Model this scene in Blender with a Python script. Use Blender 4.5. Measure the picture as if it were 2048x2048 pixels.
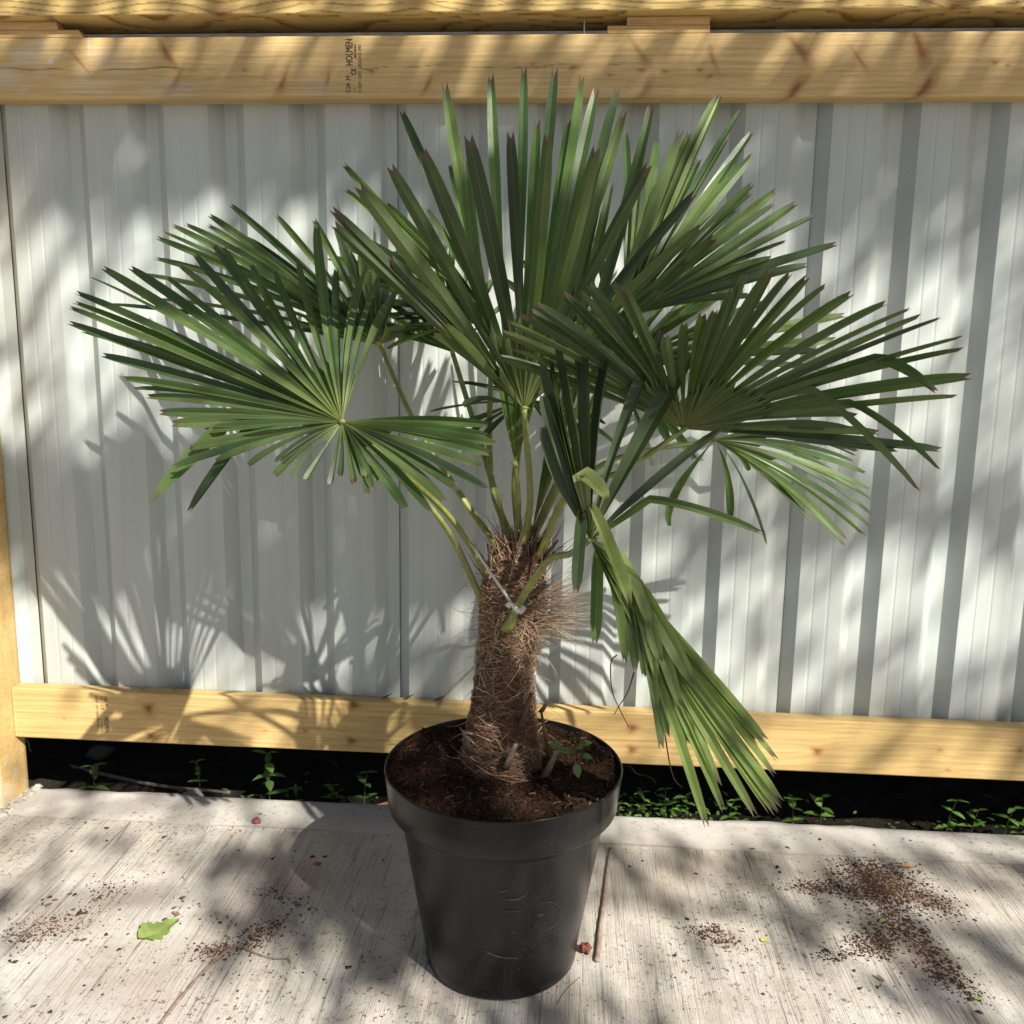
import bpy, bmesh, math, random
import numpy as np
from mathutils import Vector, Matrix, Quaternion

# ------------------------------------------------------------------ scene, camera, light
for o in list(bpy.data.objects): bpy.data.objects.remove(o)
S = bpy.context.scene
COL = S.collection
random.seed(11); RNG = np.random.default_rng(11)
R = math.radians

F_PX, PITCH, ROLL, YAW = 1755.704, 0.166008, 0.0160463, -0.0628545
CAM = np.array([1.40573, -2.209373, 1.192001])
def _axes():
    cy, sy = math.cos(YAW), math.sin(YAW); cp, sp = math.cos(PITCH), math.sin(PITCH); cr, sr = math.cos(ROLL), math.sin(ROLL)
    X = np.array([cy, -sy, 0.]); Y = np.array([sy, cy, 0.]); Z = np.array([0, 0, 1.])
    fwd = cp*Y - sp*Z; u = sp*Y + cp*Z
    return cr*X + sr*u, -sr*X + cr*u, fwd
RIGHT, UP, FWD = _axes()
cam_data = bpy.data.cameras.new('camera')
cam = bpy.data.objects.new('camera', cam_data); COL.objects.link(cam)
cam_data.sensor_width = 36.0; cam_data.lens = F_PX/2048*36.0
cam_data.dof.use_dof=True; cam_data.dof.focus_distance=1.62; cam_data.dof.aperture_fstop=8.0
cam_data.clip_start = 0.05; cam_data.clip_end = 500
M = Matrix.Identity(4)
for i in range(3):
    M[i][0], M[i][1], M[i][2], M[i][3] = RIGHT[i], UP[i], -FWD[i], CAM[i]
cam.matrix_world = M
S.camera = cam

SUN_EL, SUN_AZ = R(40), R(-50)                     # azimuth of the sun seen from the place, from +X towards +Y
SUN = np.array([math.cos(SUN_EL)*math.cos(SUN_AZ), math.cos(SUN_EL)*math.sin(SUN_AZ), math.sin(SUN_EL)])
W = bpy.data.worlds.new('World'); S.world = W; W.use_nodes = True
nt = W.node_tree; nt.nodes.clear()
sky = nt.nodes.new('ShaderNodeTexSky'); sky.sky_type = 'NISHITA'; sky.sun_disc = False
sky.dust_density = 1.4; sky.ozone_density = 0.8; sky.sun_elevation = SUN_EL; sky.sun_rotation = math.atan2(SUN[0], SUN[1])
bg = nt.nodes.new('ShaderNodeBackground'); bg.inputs['Strength'].default_value = 0.05
wo = nt.nodes.new('ShaderNodeOutputWorld')
nt.links.new(sky.outputs[0], bg.inputs[0]); nt.links.new(bg.outputs[0], wo.inputs[0])
sl = bpy.data.lights.new('sun', 'SUN'); sl.energy = 5.0; sl.angle = R(0.53); sl.color = (1.0, 0.965, 0.87)
so = bpy.data.objects.new('sun', sl); COL.objects.link(so)
so.rotation_euler = Vector(-SUN).to_track_quat('-Z', 'Y').to_euler(); so.location = (5, -5, 8)
S.view_settings.view_transform = 'Standard'; S.view_settings.look = 'None'
S.view_settings.exposure = 0.90; S.view_settings.gamma = 1.0
S.render.engine = 'CYCLES'
S.render.resolution_x = 1024; S.render.resolution_y = 1024
S.cycles.max_bounces = 8; S.cycles.transparent_max_bounces = 8

# ------------------------------------------------------------------ helpers
def ray(px, py):
    d = RIGHT*(px-1024)/F_PX - UP*(py-1024)/F_PX + FWD
    return d
def at(px, py, y):                                  # the point of a view ray on the vertical plane at depth y
    d = ray(px, py); return CAM + d*(y-CAM[1])/d[1]
def floor_at(px, py, z=0.0):
    d = ray(px, py); return CAM + d*(z-CAM[2])/d[2]
def nrm(v):
    v = np.asarray(v, float); return v/(np.linalg.norm(v)+1e-12)

def tag(o, label=None, cat=None, group=None, kind=None):
    if label: o['label'] = label
    if cat: o['category'] = cat
    if group: o['group'] = group
    if kind: o['kind'] = kind
    return o
def empty(name, loc, label, cat, group=None):
    o = bpy.data.objects.new(name, None); COL.objects.link(o); o.location = loc; o.empty_display_size = .05
    return tag(o, label, cat, group)
class MB:
    """collects vertices (world space), faces and per-vertex colours for one mesh object"""
    def __init__(s): s.v=[]; s.f=[]; s.c=[]
    def add(s, v, f, c=None):
        n=len(s.v); s.v.extend([tuple(map(float,p)) for p in v]); s.f.extend([tuple(i+n for i in q) for q in f])
        if c is None: c=[(1,1,1)]*len(v)
        elif np.ndim(c)==1: c=[tuple(c)]*len(v)
        s.c.extend([tuple(map(float,k[:3]))+(1.0,) for k in c])
    def tube(s, pts, rad, n=6, c=None, cap=True, flat=1.0):
        pts=np.asarray(pts,float); m=len(pts); rad=np.broadcast_to(rad,(m,)).astype(float)
        T=np.gradient(pts,axis=0); T/=np.linalg.norm(T,axis=1)[:,None]+1e-12
        ref=np.array([0,0,1.]) if abs(T[0][2])<.9 else np.array([1.,0,0])
        A=nrm(np.cross(T[0],ref)); V=[]; 
        for i in range(m):
            A=nrm(A-T[i]*np.dot(A,T[i])); B=np.cross(T[i],A)
            for k in range(n):
                a=2*math.pi*k/n; V.append(pts[i]+rad[i]*(A*math.cos(a)+B*flat*math.sin(a)))
        Fc=[(i*n+k,i*n+(k+1)%n,(i+1)*n+(k+1)%n,(i+1)*n+k) for i in range(m-1) for k in range(n)]
        if cap: Fc+= [tuple(range(n))[::-1], tuple((m-1)*n+k for k in range(n))]
        if c is not None and np.ndim(c)==2: c=np.repeat(np.asarray(c),n,axis=0)
        s.add(V,Fc,c)
    def box(s, a, b, c=None, jit=0):
        x0,y0,z0=a; x1,y1,z1=b
        v=[(x0,y0,z0),(x1,y0,z0),(x1,y1,z0),(x0,y1,z0),(x0,y0,z1),(x1,y0,z1),(x1,y1,z1),(x0,y1,z1)]
        s.add(v,[(0,3,2,1),(4,5,6,7),(0,1,5,4),(1,2,6,5),(2,3,7,6),(3,0,4,7)],c)
    def lump(s, p, r, c=None, squash=.7, seg=None):
        t=(1+5**.5)/2
        V=np.array([(-1,t,0),(1,t,0),(-1,-t,0),(1,-t,0),(0,-1,t),(0,1,t),(0,-1,-t),(0,1,-t),(t,0,-1),(t,0,1),(-t,0,-1),(-t,0,1)])/1.9
        Fi=[(0,11,5),(0,5,1),(0,1,7),(0,7,10),(0,10,11),(1,5,9),(5,11,4),(11,10,2),(10,7,6),(7,1,8),(3,9,4),(3,4,2),(3,2,6),(3,6,8),(3,8,9),(4,9,5),(2,4,11),(6,2,10),(8,6,7),(9,8,1)]
        V=V*(1+RNG.uniform(-.35,.35,(12,1)))*r*RNG.uniform(.7,1.3,(1,3)); V[:,2]*=squash
        a=RNG.uniform(0,6.28); ca,sa=math.cos(a),math.sin(a)
        V=np.stack([ca*V[:,0]-sa*V[:,1],sa*V[:,0]+ca*V[:,1],V[:,2]],1)+np.asarray(p)
        s.add(V,Fi,c)
    def build(s, name, mat, parent=None, origin=None, smooth=True):
        me=bpy.data.meshes.new(name)
        org=np.zeros(3)
        if parent is not None and origin is None: org=np.array(parent.matrix_basis.translation) if parent.parent is None else np.array(parent.get('_org',(0,0,0)))
        if origin is not None: org=np.asarray(origin,float)
        me.from_pydata([tuple(np.asarray(p)-org) for p in s.v],[],s.f); me.update()
        at_=me.color_attributes.new('Col','FLOAT_COLOR','POINT')
        at_.data.foreach_set('color',np.asarray(s.c,np.float32).ravel())
        if smooth: me.polygons.foreach_set('use_smooth',[True]*len(me.polygons))
        me.materials.append(mat)
        o=bpy.data.objects.new(name,me); COL.objects.link(o)
        if parent is not None:
            o.parent=parent
            wl=np.zeros(3); q=parent
            while q is not None: wl=wl+np.array(q.location); q=q.parent
            o.location=tuple(org-wl)
        else: o.location=tuple(org)
        return o
def sub(name, mb, mat, parent, smooth=True):        # a part: its mesh is given in world space, its origin sits with its parent's
    w=np.zeros(3); q=parent
    while q is not None: w=w+np.array(q.location); q=q.parent
    return mb.build(name, mat, parent, origin=w, smooth=smooth)

def bez(p0,p1,p2,n):
    t=np.linspace(0,1,n)[:,None]; return (1-t)**2*np.asarray(p0)+2*t*(1-t)*np.asarray(p1)+t*t*np.asarray(p2)
def spline(P,n):
    P=np.asarray(P,float); m=len(P); Q=np.vstack([2*P[0]-P[1],P,2*P[-1]-P[-2]]); out=[]
    for s_ in np.linspace(0,m-1-1e-9,n):
        i=int(s_); t=s_-i; a,b,c,d=Q[i],Q[i+1],Q[i+2],Q[i+3]
        out.append(.5*((2*b)+(c-a)*t+(2*a-5*b+4*c-d)*t*t+(-a+3*b-3*c+d)*t**3))
    return np.array(out)

# ------------------------------------------------------------------ materials
class NT:
    def __init__(s, name):
        s.m=bpy.data.materials.new(name); s.m.use_nodes=True; s.t=s.m.node_tree; s.t.nodes.clear()
        s.out=s.t.nodes.new('ShaderNodeOutputMaterial'); s.p=s.t.nodes.new('ShaderNodeBsdfPrincipled'); s.l(s.p.outputs[0],s.out.inputs[0])
    def n(s,k,**kw):
        q=s.t.nodes.new('ShaderNode'+k)
        for a,b in kw.items(): setattr(q,a,b)
        return q
    def l(s,a,b): s.t.links.new(a,b)
    def val(s,sock,v):
        if hasattr(v,'is_output') or isinstance(v,bpy.types.NodeSocket): s.l(v,sock)
        else: sock.default_value=v
    def coords(s,scale=(1,1,1),loc=(0,0,0),rot=(0,0,0)):
        if not hasattr(s,'tc'): s.tc=s.n('TexCoord')
        m=s.n('Mapping'); m.inputs['Scale'].default_value=scale; m.inputs['Location'].default_value=loc; m.inputs['Rotation'].default_value=rot
        s.l(s.tc.outputs['Object'],m.inputs[0]); return m.outputs[0]
    def noise(s,vec,scale,detail=4,rough=.55,dist=0):
        q=s.n('TexNoise'); s.l(vec,q.inputs['Vector']); q.inputs['Scale'].default_value=scale; q.inputs['Detail'].default_value=detail
        q.inputs['Roughness'].default_value=rough; q.inputs['Distortion'].default_value=dist; return q.outputs['Fac']
    def ramp(s,fac,stops):
        q=s.n('ValToRGB'); e=q.color_ramp.elements
        while len(e)>1: e.remove(e[-1])
        e[0].position=stops[0][0]; e[0].color=tuple(stops[0][1])+(1,) if len(stops[0][1])==3 else stops[0][1]
        for p,c in stops[1:]:
            k=e.new(p); k.color=tuple(c)+(1,)
        s.l(fac,q.inputs[0]); return q.outputs[0]
    def step(s,fac,a,b): return s.ramp(fac,[(a,(0,0,0)),(b,(1,1,1))])
    def mix(s,fac,a,b,mode='MIX'):
        q=s.n('Mix',data_type='RGBA',blend_type=mode)
        s.val(q.inputs[0],fac); 
        for sock,v in ((q.inputs[6],a),(q.inputs[7],b)):
            if isinstance(v,bpy.types.NodeSocket): s.l(v,sock)
            else: sock.default_value=tuple(v)+(1,) if len(v)==3 else v
        return q.outputs[2]
    def math(s,op,a,b=0.0,c=None):
        q=s.n('Math',operation=op); s.val(q.inputs[0],a); s.val(q.inputs[1],b)
        if c is not None: s.val(q.inputs[2],c)
        return q.outputs[0]
    def attr(s):
        q=s.n('Attribute'); q.attribute_name='Col'; return q.outputs['Color']
    def bump(s,h,strength=.3,dist=.002,prev=None):
        q=s.n('Bump'); q.inputs['Strength'].default_value=strength; q.inputs['Distance'].default_value=dist
        s.l(h,q.inputs['Height'])
        if prev is not None: s.l(prev,q.inputs['Normal'])
        return q.outputs[0]
    def fin(s,color=None,rough=.6,normal=None,spec=.5,metal=0):
        if color is not None: s.val(s.p.inputs['Base Color'], color if isinstance(color,bpy.types.NodeSocket) else tuple(color)+(1,))
        s.val(s.p.inputs['Roughness'],rough); s.p.inputs['Specular IOR Level'].default_value=spec; s.p.inputs['Metallic'].default_value=metal
        if normal is not None: s.l(normal,s.p.inputs['Normal'])
        return s.m

def mat_attr(name, rough=.6, spec=.4, noise_scale=40, amount=.35, bump=.2, bdist=.001):
    k=NT(name); v=k.coords(); f=k.noise(v,noise_scale,5)
    c=k.mix(amount,k.attr(),k.ramp(f,[(.25,(.35,.35,.35)),(.75,(1.5,1.5,1.5))]),'MULTIPLY')
    return k.fin(c,rough,k.bump(f,bump,bdist),spec)

def mat_wood():
    k=NT('treated_pine'); v=k.coords((4,160,160)); f=k.noise(v,1.0,5,.6); g=k.noise(k.coords((60,900,900)),1.0,3)
    b=k.noise(k.coords((3,9,9)),1.0,3)
    c=k.mix(.55,k.attr(),k.ramp(f,[(.3,(.62,.58,.52)),(.7,(1.3,1.3,1.28))]),'MULTIPLY')
    c=k.mix(.5,c,k.ramp(b,[(.3,(.72,.73,.70)),(.7,(1.2,1.18,1.16))]),'MULTIPLY')
    return k.fin(c,.68,k.bump(k.math('ADD',f,k.math('MULTIPLY',g,.5)),.25,.0012),.3)
M_WOOD=mat_wood()

def mat_endgrain():
    k=NT('sawn_pine_offcut'); f=k.noise(k.coords((8,300,300)),1.0,4); b=k.noise(k.coords((20,40,40)),1.0,3)
    c=k.ramp(f,[(.3,(.40,.24,.10)),(.7,(.62,.42,.21))]); c=k.mix(.5,c,k.ramp(b,[(.3,(.7,.7,.7)),(.7,(1.2,1.15,1.1))]),'MULTIPLY')
    return k.fin(c,.75,k.bump(f,.4,.001),.25)
M_OFFCUT=mat_endgrain()

def mat_sheet():
    k=NT('painted_steel_sheet'); v=k.coords((1,1,1)); a=k.noise(v,2.2,4); d=k.noise(k.coords((14,14,1.3)),1.0,5); sp=k.noise(v,160,2)
    z=k.n('SeparateXYZ'); k.l(k.tc.outputs['Object'],z.inputs[0])
    c=k.mix(k.step(d,.42,.8),(.435,.465,.445),(.38,.395,.37))
    low=k.ramp(z.outputs[2],[(.2,(1,1,1)),(.55,(0,0,0))])
    c=k.mix(k.math('MULTIPLY',k.math('MULTIPLY',low,.6),k.step(d,.35,.7)),c,(.36,.345,.31))
    c=k.mix(k.step(sp,.735,.75),c,(.16,.14,.12))
    c=k.mix(k.math('MULTIPLY',k.step(a,.4,.75),.25),c,(.38,.40,.375))
    return k.fin(c,k.ramp(a,[(.3,(.38,)*3),(.7,(.52,)*3)]),k.bump(k.noise(k.coords((9,9,2)),1.0,2),.08,.004),.5)
M_SHEET=mat_sheet()

STAINS=[tuple(floor_at(x,y)[:2])+(rx,ry,st) for x,y,rx,ry,st in [(1755,1770,.14,.12,.9),(1870,1805,.12,.06,.7),(1790,1870,.13,.13,.75),(1860,1930,.12,.10,.7),(1640,1778,.10,.035,.7),(1440,1875,.10,.05,.5),(530,1850,.13,.09,.55),(430,1900,.08,.06,.5),(110,1840,.14,.09,.5),(600,1760,.12,.10,.35),(250,1800,.12,.08,.3),(720,1790,.12,.14,.30),(640,1740,.22,.14,.24),(560,1780,.16,.14,.24),(800,1960,.2,.10,.18),(300,1950,.25,.14,.2),(1340,1760,.16,.12,.2),(1560,1990,.2,.12,.15)]]
def mat_concrete():
    k=NT('brushed_concrete'); v=k.coords()
    xyz=k.n('SeparateXYZ'); k.l(k.tc.outputs['Object'],xyz.inputs[0])
    wob=k.noise(v,3.0,3)
    yy=k.math('ADD',xyz.outputs[1],k.math('MULTIPLY',k.math('SUBTRACT',wob,.5),.03))
    field=k.math('SUBTRACT',1.0,k.math('SMOOTHSTEP',yy,0,1)) if False else k.ramp(k.math('ADD',k.math('MULTIPLY',yy,10),2.0),[(.46,(1,1,1)),(.56,(0,0,0))])
    # yy=-.15 -> .5
    s1=k.noise(k.coords((260,5,1)),1.0,4,.65,.3); s2=k.noise(k.coords((90,2.2,1)),1.0,3,.6,.2)
    pits=k.noise(k.coords((230,70,1)),1.0,3,.7); big=k.noise(v,1.7,5,.6); mid=k.noise(v,9,6,.65); fine=k.noise(v,140,3,.7)
    base=k.ramp(mid,[(.28,(.32,.28,.235)),(.5,(.45,.412,.365)),(.72,(.55,.518,.478))])
    base=k.mix(k.math('MULTIPLY',k.step(big,.52,.72),.5),base,(.42,.36,.29))
    pk=k.noise(k.coords((1,1,1),(4,7,1)),3.1,4)
    base=k.mix(k.math('MULTIPLY',k.step(pk,.56,.72),.35),base,(.45,.345,.325))
    lines=k.math('MULTIPLY',k.math('MULTIPLY',k.ramp(s1,[(.34,(1,1,1)),(.47,(0,0,0))]),field),k.ramp(k.noise(v,4.5,5,.65),[(.36,(.07,.07,.07)),(.62,(1,1,1))]))
    s3=k.noise(k.coords((34,.7,1)),1.0,3,.55,.15); s4=k.noise(k.coords((70,1.3,1),(3,1,0)),1.0,3,.55,.15)
    crk=k.math('MULTIPLY',k.math('MAXIMUM',k.ramp(s3,[(.482,(0,0,0)),(.495,(1,1,1)),(.505,(1,1,1)),(.518,(0,0,0))]),k.ramp(s4,[(.428,(0,0,0)),(.437,(1,1,1)),(.443,(1,1,1)),(.452,(0,0,0))])),field)
    crk=k.math('MULTIPLY',crk,k.step(k.noise(k.coords((30,6,1)),1.0,4,.6),.40,.60))
    base=k.mix(k.math('MULTIPLY',lines,.40),base,(.20,.175,.15))
    base=k.mix(k.math('MULTIPLY',crk,.72),base,(.11,.09,.075))
    l2=k.math('MULTIPLY',k.ramp(s2,[(.32,(1,1,1)),(.45,(0,0,0))]),field)
    base=k.mix(k.math('MULTIPLY',l2,.16),base,(.28,.245,.21))
    blot=k.noise(v,2.3,4,.6)
    pm=k.math('MULTIPLY',k.math('MULTIPLY',k.ramp(pits,[(.30,(1,1,1)),(.39,(0,0,0))]),k.step(blot,.30,.55)),field)
    base=k.mix(k.math('MULTIPLY',pm,.85),base,(.085,.065,.05))
    d1=k.noise(v,70,4,.7); dm=k.noise(k.coords((1,1,1),(1,3,0)),2.6,4,.6)
    base=k.mix(k.math('MULTIPLY',k.math('MULTIPLY',k.step(d1,.57,.63),k.step(dm,.44,.62)),.9),base,(.075,.045,.03))
    # earth trodden and washed into the surface where soil was spilled
    tcn=k.tc.outputs['Object']; wn=k.n('TexNoise'); k.l(tcn,wn.inputs['Vector']); wn.inputs['Scale'].default_value=9; wn.inputs['Detail'].default_value=6; wn.inputs['Roughness'].default_value=.7
    for (sx,sy,rx,ry,st) in STAINS:
        mp=k.n('Mapping'); mp.vector_type='TEXTURE'; mp.inputs['Location'].default_value=(sx,sy,0); mp.inputs['Scale'].default_value=(rx,ry,1); k.l(tcn,mp.inputs[0])
        ln=k.n('VectorMath',operation='LENGTH'); k.l(mp.outputs[0],ln.inputs[0])
        m=k.math('SUBTRACT',1.0,ln.outputs['Value']); m=k.math('ADD',m,k.math('MULTIPLY',k.math('SUBTRACT',wn.outputs['Fac'],.5),2.2))
        m=k.math('MULTIPLY',k.step(m,.15,.70),k.math('MULTIPLY',k.ramp(s1,[(.36,(1,1,1)),(.62,(.6,.6,.6))]),st))
        base=k.mix(k.math('MULTIPLY',m,.95),base,(.15,.098,.070))
    # trowelled margin is a touch greyer, with a dark seam where the brushing starts
    seam=k.ramp(k.math('ADD',k.math('MULTIPLY',yy,10),2.0),[(.485,(0,0,0)),(.50,(1,1,1)),(.515,(0,0,0))])
    base=k.mix(k.math('MULTIPLY',seam,.45),base,(.22,.19,.165))
    base=k.mix(k.math('MULTIPLY',k.math('SUBTRACT',1.0,field),.35),base,(.50,.475,.44))
    h=k.math('ADD',k.math('MULTIPLY',k.math('MULTIPLY',s1,field),1.4),k.math('ADD',k.math('MULTIPLY',fine,.5),k.math('MULTIPLY',pm,-.6)))
    h=k.math('ADD',h,k.math('MULTIPLY',k.math('MULTIPLY',s2,field),1.0))
    nb=k.bump(h,.5,.004)
    return k.fin(base,.85,nb,.25)
M_CONC=mat_concrete()

def mat_pot():
    k=NT('black_pot_plastic'); v=k.coords()
    sp=k.noise(v,420,2,.5); dm=k.noise(v,6,4,.6); gr=k.noise(k.coords((7,7,2)),1.0,5,.6); big=k.noise(v,3,3)
    c=k.ramp(gr,[(.3,(.005,.005,.0055)),(.7,(.009,.0092,.0095))])
    c=k.mix(k.math('MULTIPLY',k.step(dm,.45,.75),.22),c,(.026,.025,.023))
    c=k.mix(k.math('MULTIPLY',k.math('MULTIPLY',k.step(sp,.60,.68),k.step(big,.36,.56)),.35),c,(.08,.078,.072))
    sc=k.noise(k.coords((5,5,130)),1.0,3,.6); sm=k.noise(v,14,3)
    c=k.mix(k.math('MULTIPLY',k.math('MULTIPLY',k.step(sc,.70,.74),k.step(sm,.56,.64)),.7),c,(.25,.25,.25))
    at_=k.attr(); c=k.mix(at_,(.26,.26,.25),c) if False else c
    c2=k.mix(1.0,c,at_,'MULTIPLY')
    return k.fin(c2,k.ramp(dm,[(.3,(.20,)*3),(.75,(.34,)*3)]),k.bump(k.noise(v,60,3),.05,.001),.23)
M_POT=mat_pot()

def mat_leaf():
    k=NT('palm_leaf'); v=k.coords(); f=k.noise(v,28,4); st=k.noise(v,90,3)
    c=k.mix(.45,k.attr(),k.ramp(f,[(.3,(.65,.68,.6)),(.7,(1.35,1.3,1.25))]),'MULTIPLY')
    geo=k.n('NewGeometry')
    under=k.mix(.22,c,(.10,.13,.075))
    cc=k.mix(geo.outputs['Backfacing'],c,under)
    dust=k.step(k.noise(v,320,2),.66,.74)
    cc=k.mix(k.math('MULTIPLY',dust,.25),cc,(.28,.29,.24))
    k.fin(cc,k.ramp(f,[(.3,(.36,)*3),(.7,(.50,)*3)]),k.bump(st,.12,.0008),.5)
    tr=k.n('BsdfTranslucent'); k.l(k.mix(1.0,k.mix(1.0,k.attr(),(1.9,2.3,.9),'MULTIPLY'),(1,1,1),'MULTIPLY'),tr.inputs[0])
    mx=k.n('MixShader'); mx.inputs[0].default_value=.28
    k.l(k.p.outputs[0],mx.inputs[1]); k.l(tr.outputs[0],mx.inputs[2]); k.l(mx.outputs[0],k.out.inputs[0])
    return k.m
M_LEAF=mat_leaf()
M_PETIOLE=mat_attr('palm_petiole',.42,.5,60,.45,.1)
M_FIBRE=mat_attr('palm_fibre',.85,.2,120,.4,.2)
M_BARK=mat_attr('palm_trunk_bark',.9,.15,55,.7,.9,.006)
M_SOIL=mat_attr('potting_soil',.95,.15,110,.8,1.0,.006)
M_MISC=mat_attr('dry_debris',.8,.25,90,.5,.3)
M_WHITE=mat_attr('white_plastic_tape',.45,.5,40,.15,.05)
M_STAMP=NT('stamp_ink').fin((.075,.04,.022),.75)
M_STEEL=NT('zinc_screw').fin((.55,.55,.52),.35,metal=1.0)
M_WALL=mat_attr('dark_shade_wall',.95,.1,20,.5,.5,.004)
M_TREELEAF=mat_attr('tree_leaf',.55,.4,20,.4,.1)

# ------------------------------------------------------------------ ground
XL, XR = -3.2, 6.2
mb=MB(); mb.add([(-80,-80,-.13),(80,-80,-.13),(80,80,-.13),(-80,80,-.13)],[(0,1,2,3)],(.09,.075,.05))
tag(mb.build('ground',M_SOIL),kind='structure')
# concrete slab with an uneven rear arris
mb=MB(); xs=np.linspace(XL-2,XR+2,420)
prof=lambda x:( -9.0, -.16,-.148,-.012,.0,.018+.006*math.sin(x*7)+.004*math.sin(x*23+1)+.0025*math.sin(x*61))
V=[];Fc=[];zz=(0,0,.0015,.0015,-.001,-.010)
for i,x in enumerate(xs):
    yb=prof(x)
    for j in range(6): V.append((x,yb[j],zz[j]))
    V.append((x,yb[5]+.004,-.12))
for i in range(len(xs)-1):
    for j in range(6): a=i*7+j; Fc.append((a,a+7,a+8,a+1))
mb.add(V,Fc); tag(mb.build('concrete_slab',M_CONC,smooth=False),kind='structure')
# soil bed beyond the slab, under and behind the fence
mb=MB(); nx,ny=300,26; V=[];C=[]
for i in range(nx):
    for j in range(ny):
        x=XL+(XR-XL)*i/(nx-1); y=.02+.66*j/(ny-1)
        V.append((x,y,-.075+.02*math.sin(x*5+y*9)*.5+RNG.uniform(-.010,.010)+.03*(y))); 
        t=RNG.uniform(.6,1.2); C.append((.022*t,.018*t,.013*t))  # near-black soil colour also stands in for the deep shade here
mb.add(V,[(i*ny+j,(i+1)*ny+j,(i+1)*ny+j+1,i*ny+j+1) for i in range(nx-1) for j in range(ny-1)],C)
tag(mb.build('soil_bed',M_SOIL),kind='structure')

# ------------------------------------------------------------------ fence
fence=empty('fence',(1.3,0,0),'grey box profile steel fence on pale treated timber rails behind the palm','fence')
CR,WL,PN,DP=.110,.030,.030,.032
def panel(x0, x1, zb, zt):
    mb=MB(); pts=[]
    n0=int(math.floor(x0/.2))-1; n1=int(math.ceil(x1/.2))+1; P=[]
    for n in range(n0,n1):
        b=n*.2
        P+=[(b,0)]
        for cx in (.036,.074):                       # two shallow stiffening grooves in each crest
            P+=[(b+cx-.0045,0),(b+cx-.0015,.0009),(b+cx+.0015,.0009),(b+cx+.0045,0)]
        P+=[(b+CR,0),(b+CR+WL,DP),(b+CR+WL+PN,DP)]
    P=[p for p in P if x0-1e-6<=p[0]<=x1+1e-6]
    z=[zb,zt]; V=[]
    for (x,y) in P:
        for zz in z: V.append((x,y,zz))
    for (x,y) in P:
        for zz in z: V.append((x,y+.0012,zz))
    m=len(P); Fc=[(i*2,(i+1)*2,(i+1)*2+1,i*2+1) for i in range(m-1)]
    o=2*m; Fc+=[(o+i*2,o+i*2+1,o+(i+1)*2+1,o+(i+1)*2) for i in range(m-1)]
    Fc+=[(i*2+1,(i+1)*2+1,o+(i+1)*2+1,o+i*2+1) for i in range(m-1)]
    Fc+=[(0,1,o+1,o),((m-1)*2,o+(m-1)*2,o+(m-1)*2+1,(m-1)*2+1)]
    # rounded-over lip at the right-hand lap, standing 4 mm proud of the next sheet
    mb.add(V,Fc); mb.v=[tuple(p) for p in mb.v]
    return mb
for n in range(-2,5):
    if n<-3: continue
    p=panel(n-.031,n+1.0-.026,.19,1.948)
    # the right edge laps over its neighbour
    p.v=[(x,y-(.005 if x>n+1.0-.062 and y>.02 else 0),z) for x,y,z in p.v]
    o=sub('steel_sheet',p,M_SHEET,fence,smooth=False)

def wood_color(u,v,spec):
    """albedo of a sawn softwood face; u along the grain, v across (metres)"""
    rs=np.random.default_rng(spec['seed']); u=np.asarray(u);v=np.asarray(v)
    warp=np.zeros_like(u)
    for k in range(6): warp+=rs.uniform(-1,1)*spec['wav']/(1+k*.6)*np.sin(u*rs.uniform(1.2,3.2)*(1+k*1.4)+rs.uniform(0,6.28))
    vv=v+warp
    kn=np.zeros_like(u); ring=np.zeros_like(u); halo=np.zeros_like(u)
    for (ku,kv,ru,rv,ang,st) in spec['knots']:
        ca,sa=math.cos(ang),math.sin(ang); du,dv=u-ku,v-kv; a=du*ca+dv*sa; b=-du*sa+dv*ca
        d=np.sqrt((a/ru)**2+(b/rv)**2)
        d=d*(1+.18*np.sin(np.arctan2(b/rv,a/ru)*3+ku*50))
        e=np.exp(-(du/.05)**2-(dv/.035)**2)*min(1,max(ru,rv)/.012)
        vv=vv+np.sign(v-kv+1e-6)*e*.012
        kn=np.maximum(kn,np.clip(1.6-d*1.6,0,1)*st); ring=np.maximum(ring,np.exp(-((d-1.05)/.22)**2)*st*.6)
        halo=np.maximum(halo,np.exp(-(d/2.4)**2)*st)
    ph=vv*spec['freq']+.35*np.sin(u*4+vv*40)
    g=(ph%1.0); late=np.clip((g-.45)/.5,0,1)**2.2; late=np.where(g>.97,late*.3,late)
    ph2=vv*spec['freq']*3.3+u*.6; late2=(ph2%1.0)**3
    f=spec['con']*late+.12*late2
    base=np.array(spec['base']); dark=np.array(spec['dark'])
    c=base[None]*(1-f[:,None])+dark[None]*f[:,None]
    c=c*(1-.35*halo[:,None])+np.array([.38,.20,.075])[None]*.35*halo[:,None]
    c=c*(1-kn[:,None])+np.array([.22,.085,.03])[None]*kn[:,None]
    c=c*(1-ring[:,None]*.5)+np.array([.12,.05,.02])[None]*ring[:,None]*.5
    for (cu0,cu1,cv,wd) in spec.get('cracks',[]):
        w_=cv+.003*np.sin(u*19)+.002*np.sin(u*47)
        m=np.exp(-((v-w_)/wd)**2)*(u>cu0)*(u<cu1)*np.clip((np.sin(u*21)+1.1),0,1)
        c=c*(1-.8*m[:,None])
    for (su,sv,ru,rv,st) in spec.get('stains',[]):
        m=min(1,st)*np.clip(1.3-np.sqrt(((u-su)/ru)**2+((v-sv)/rv)**2)*(1+.4*np.sin(u*61)*np.sin(v*83)),0,1)
        c=c*(1-m[:,None])+np.array([.55,.53,.50])[None]*m[:,None]
    return c
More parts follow.
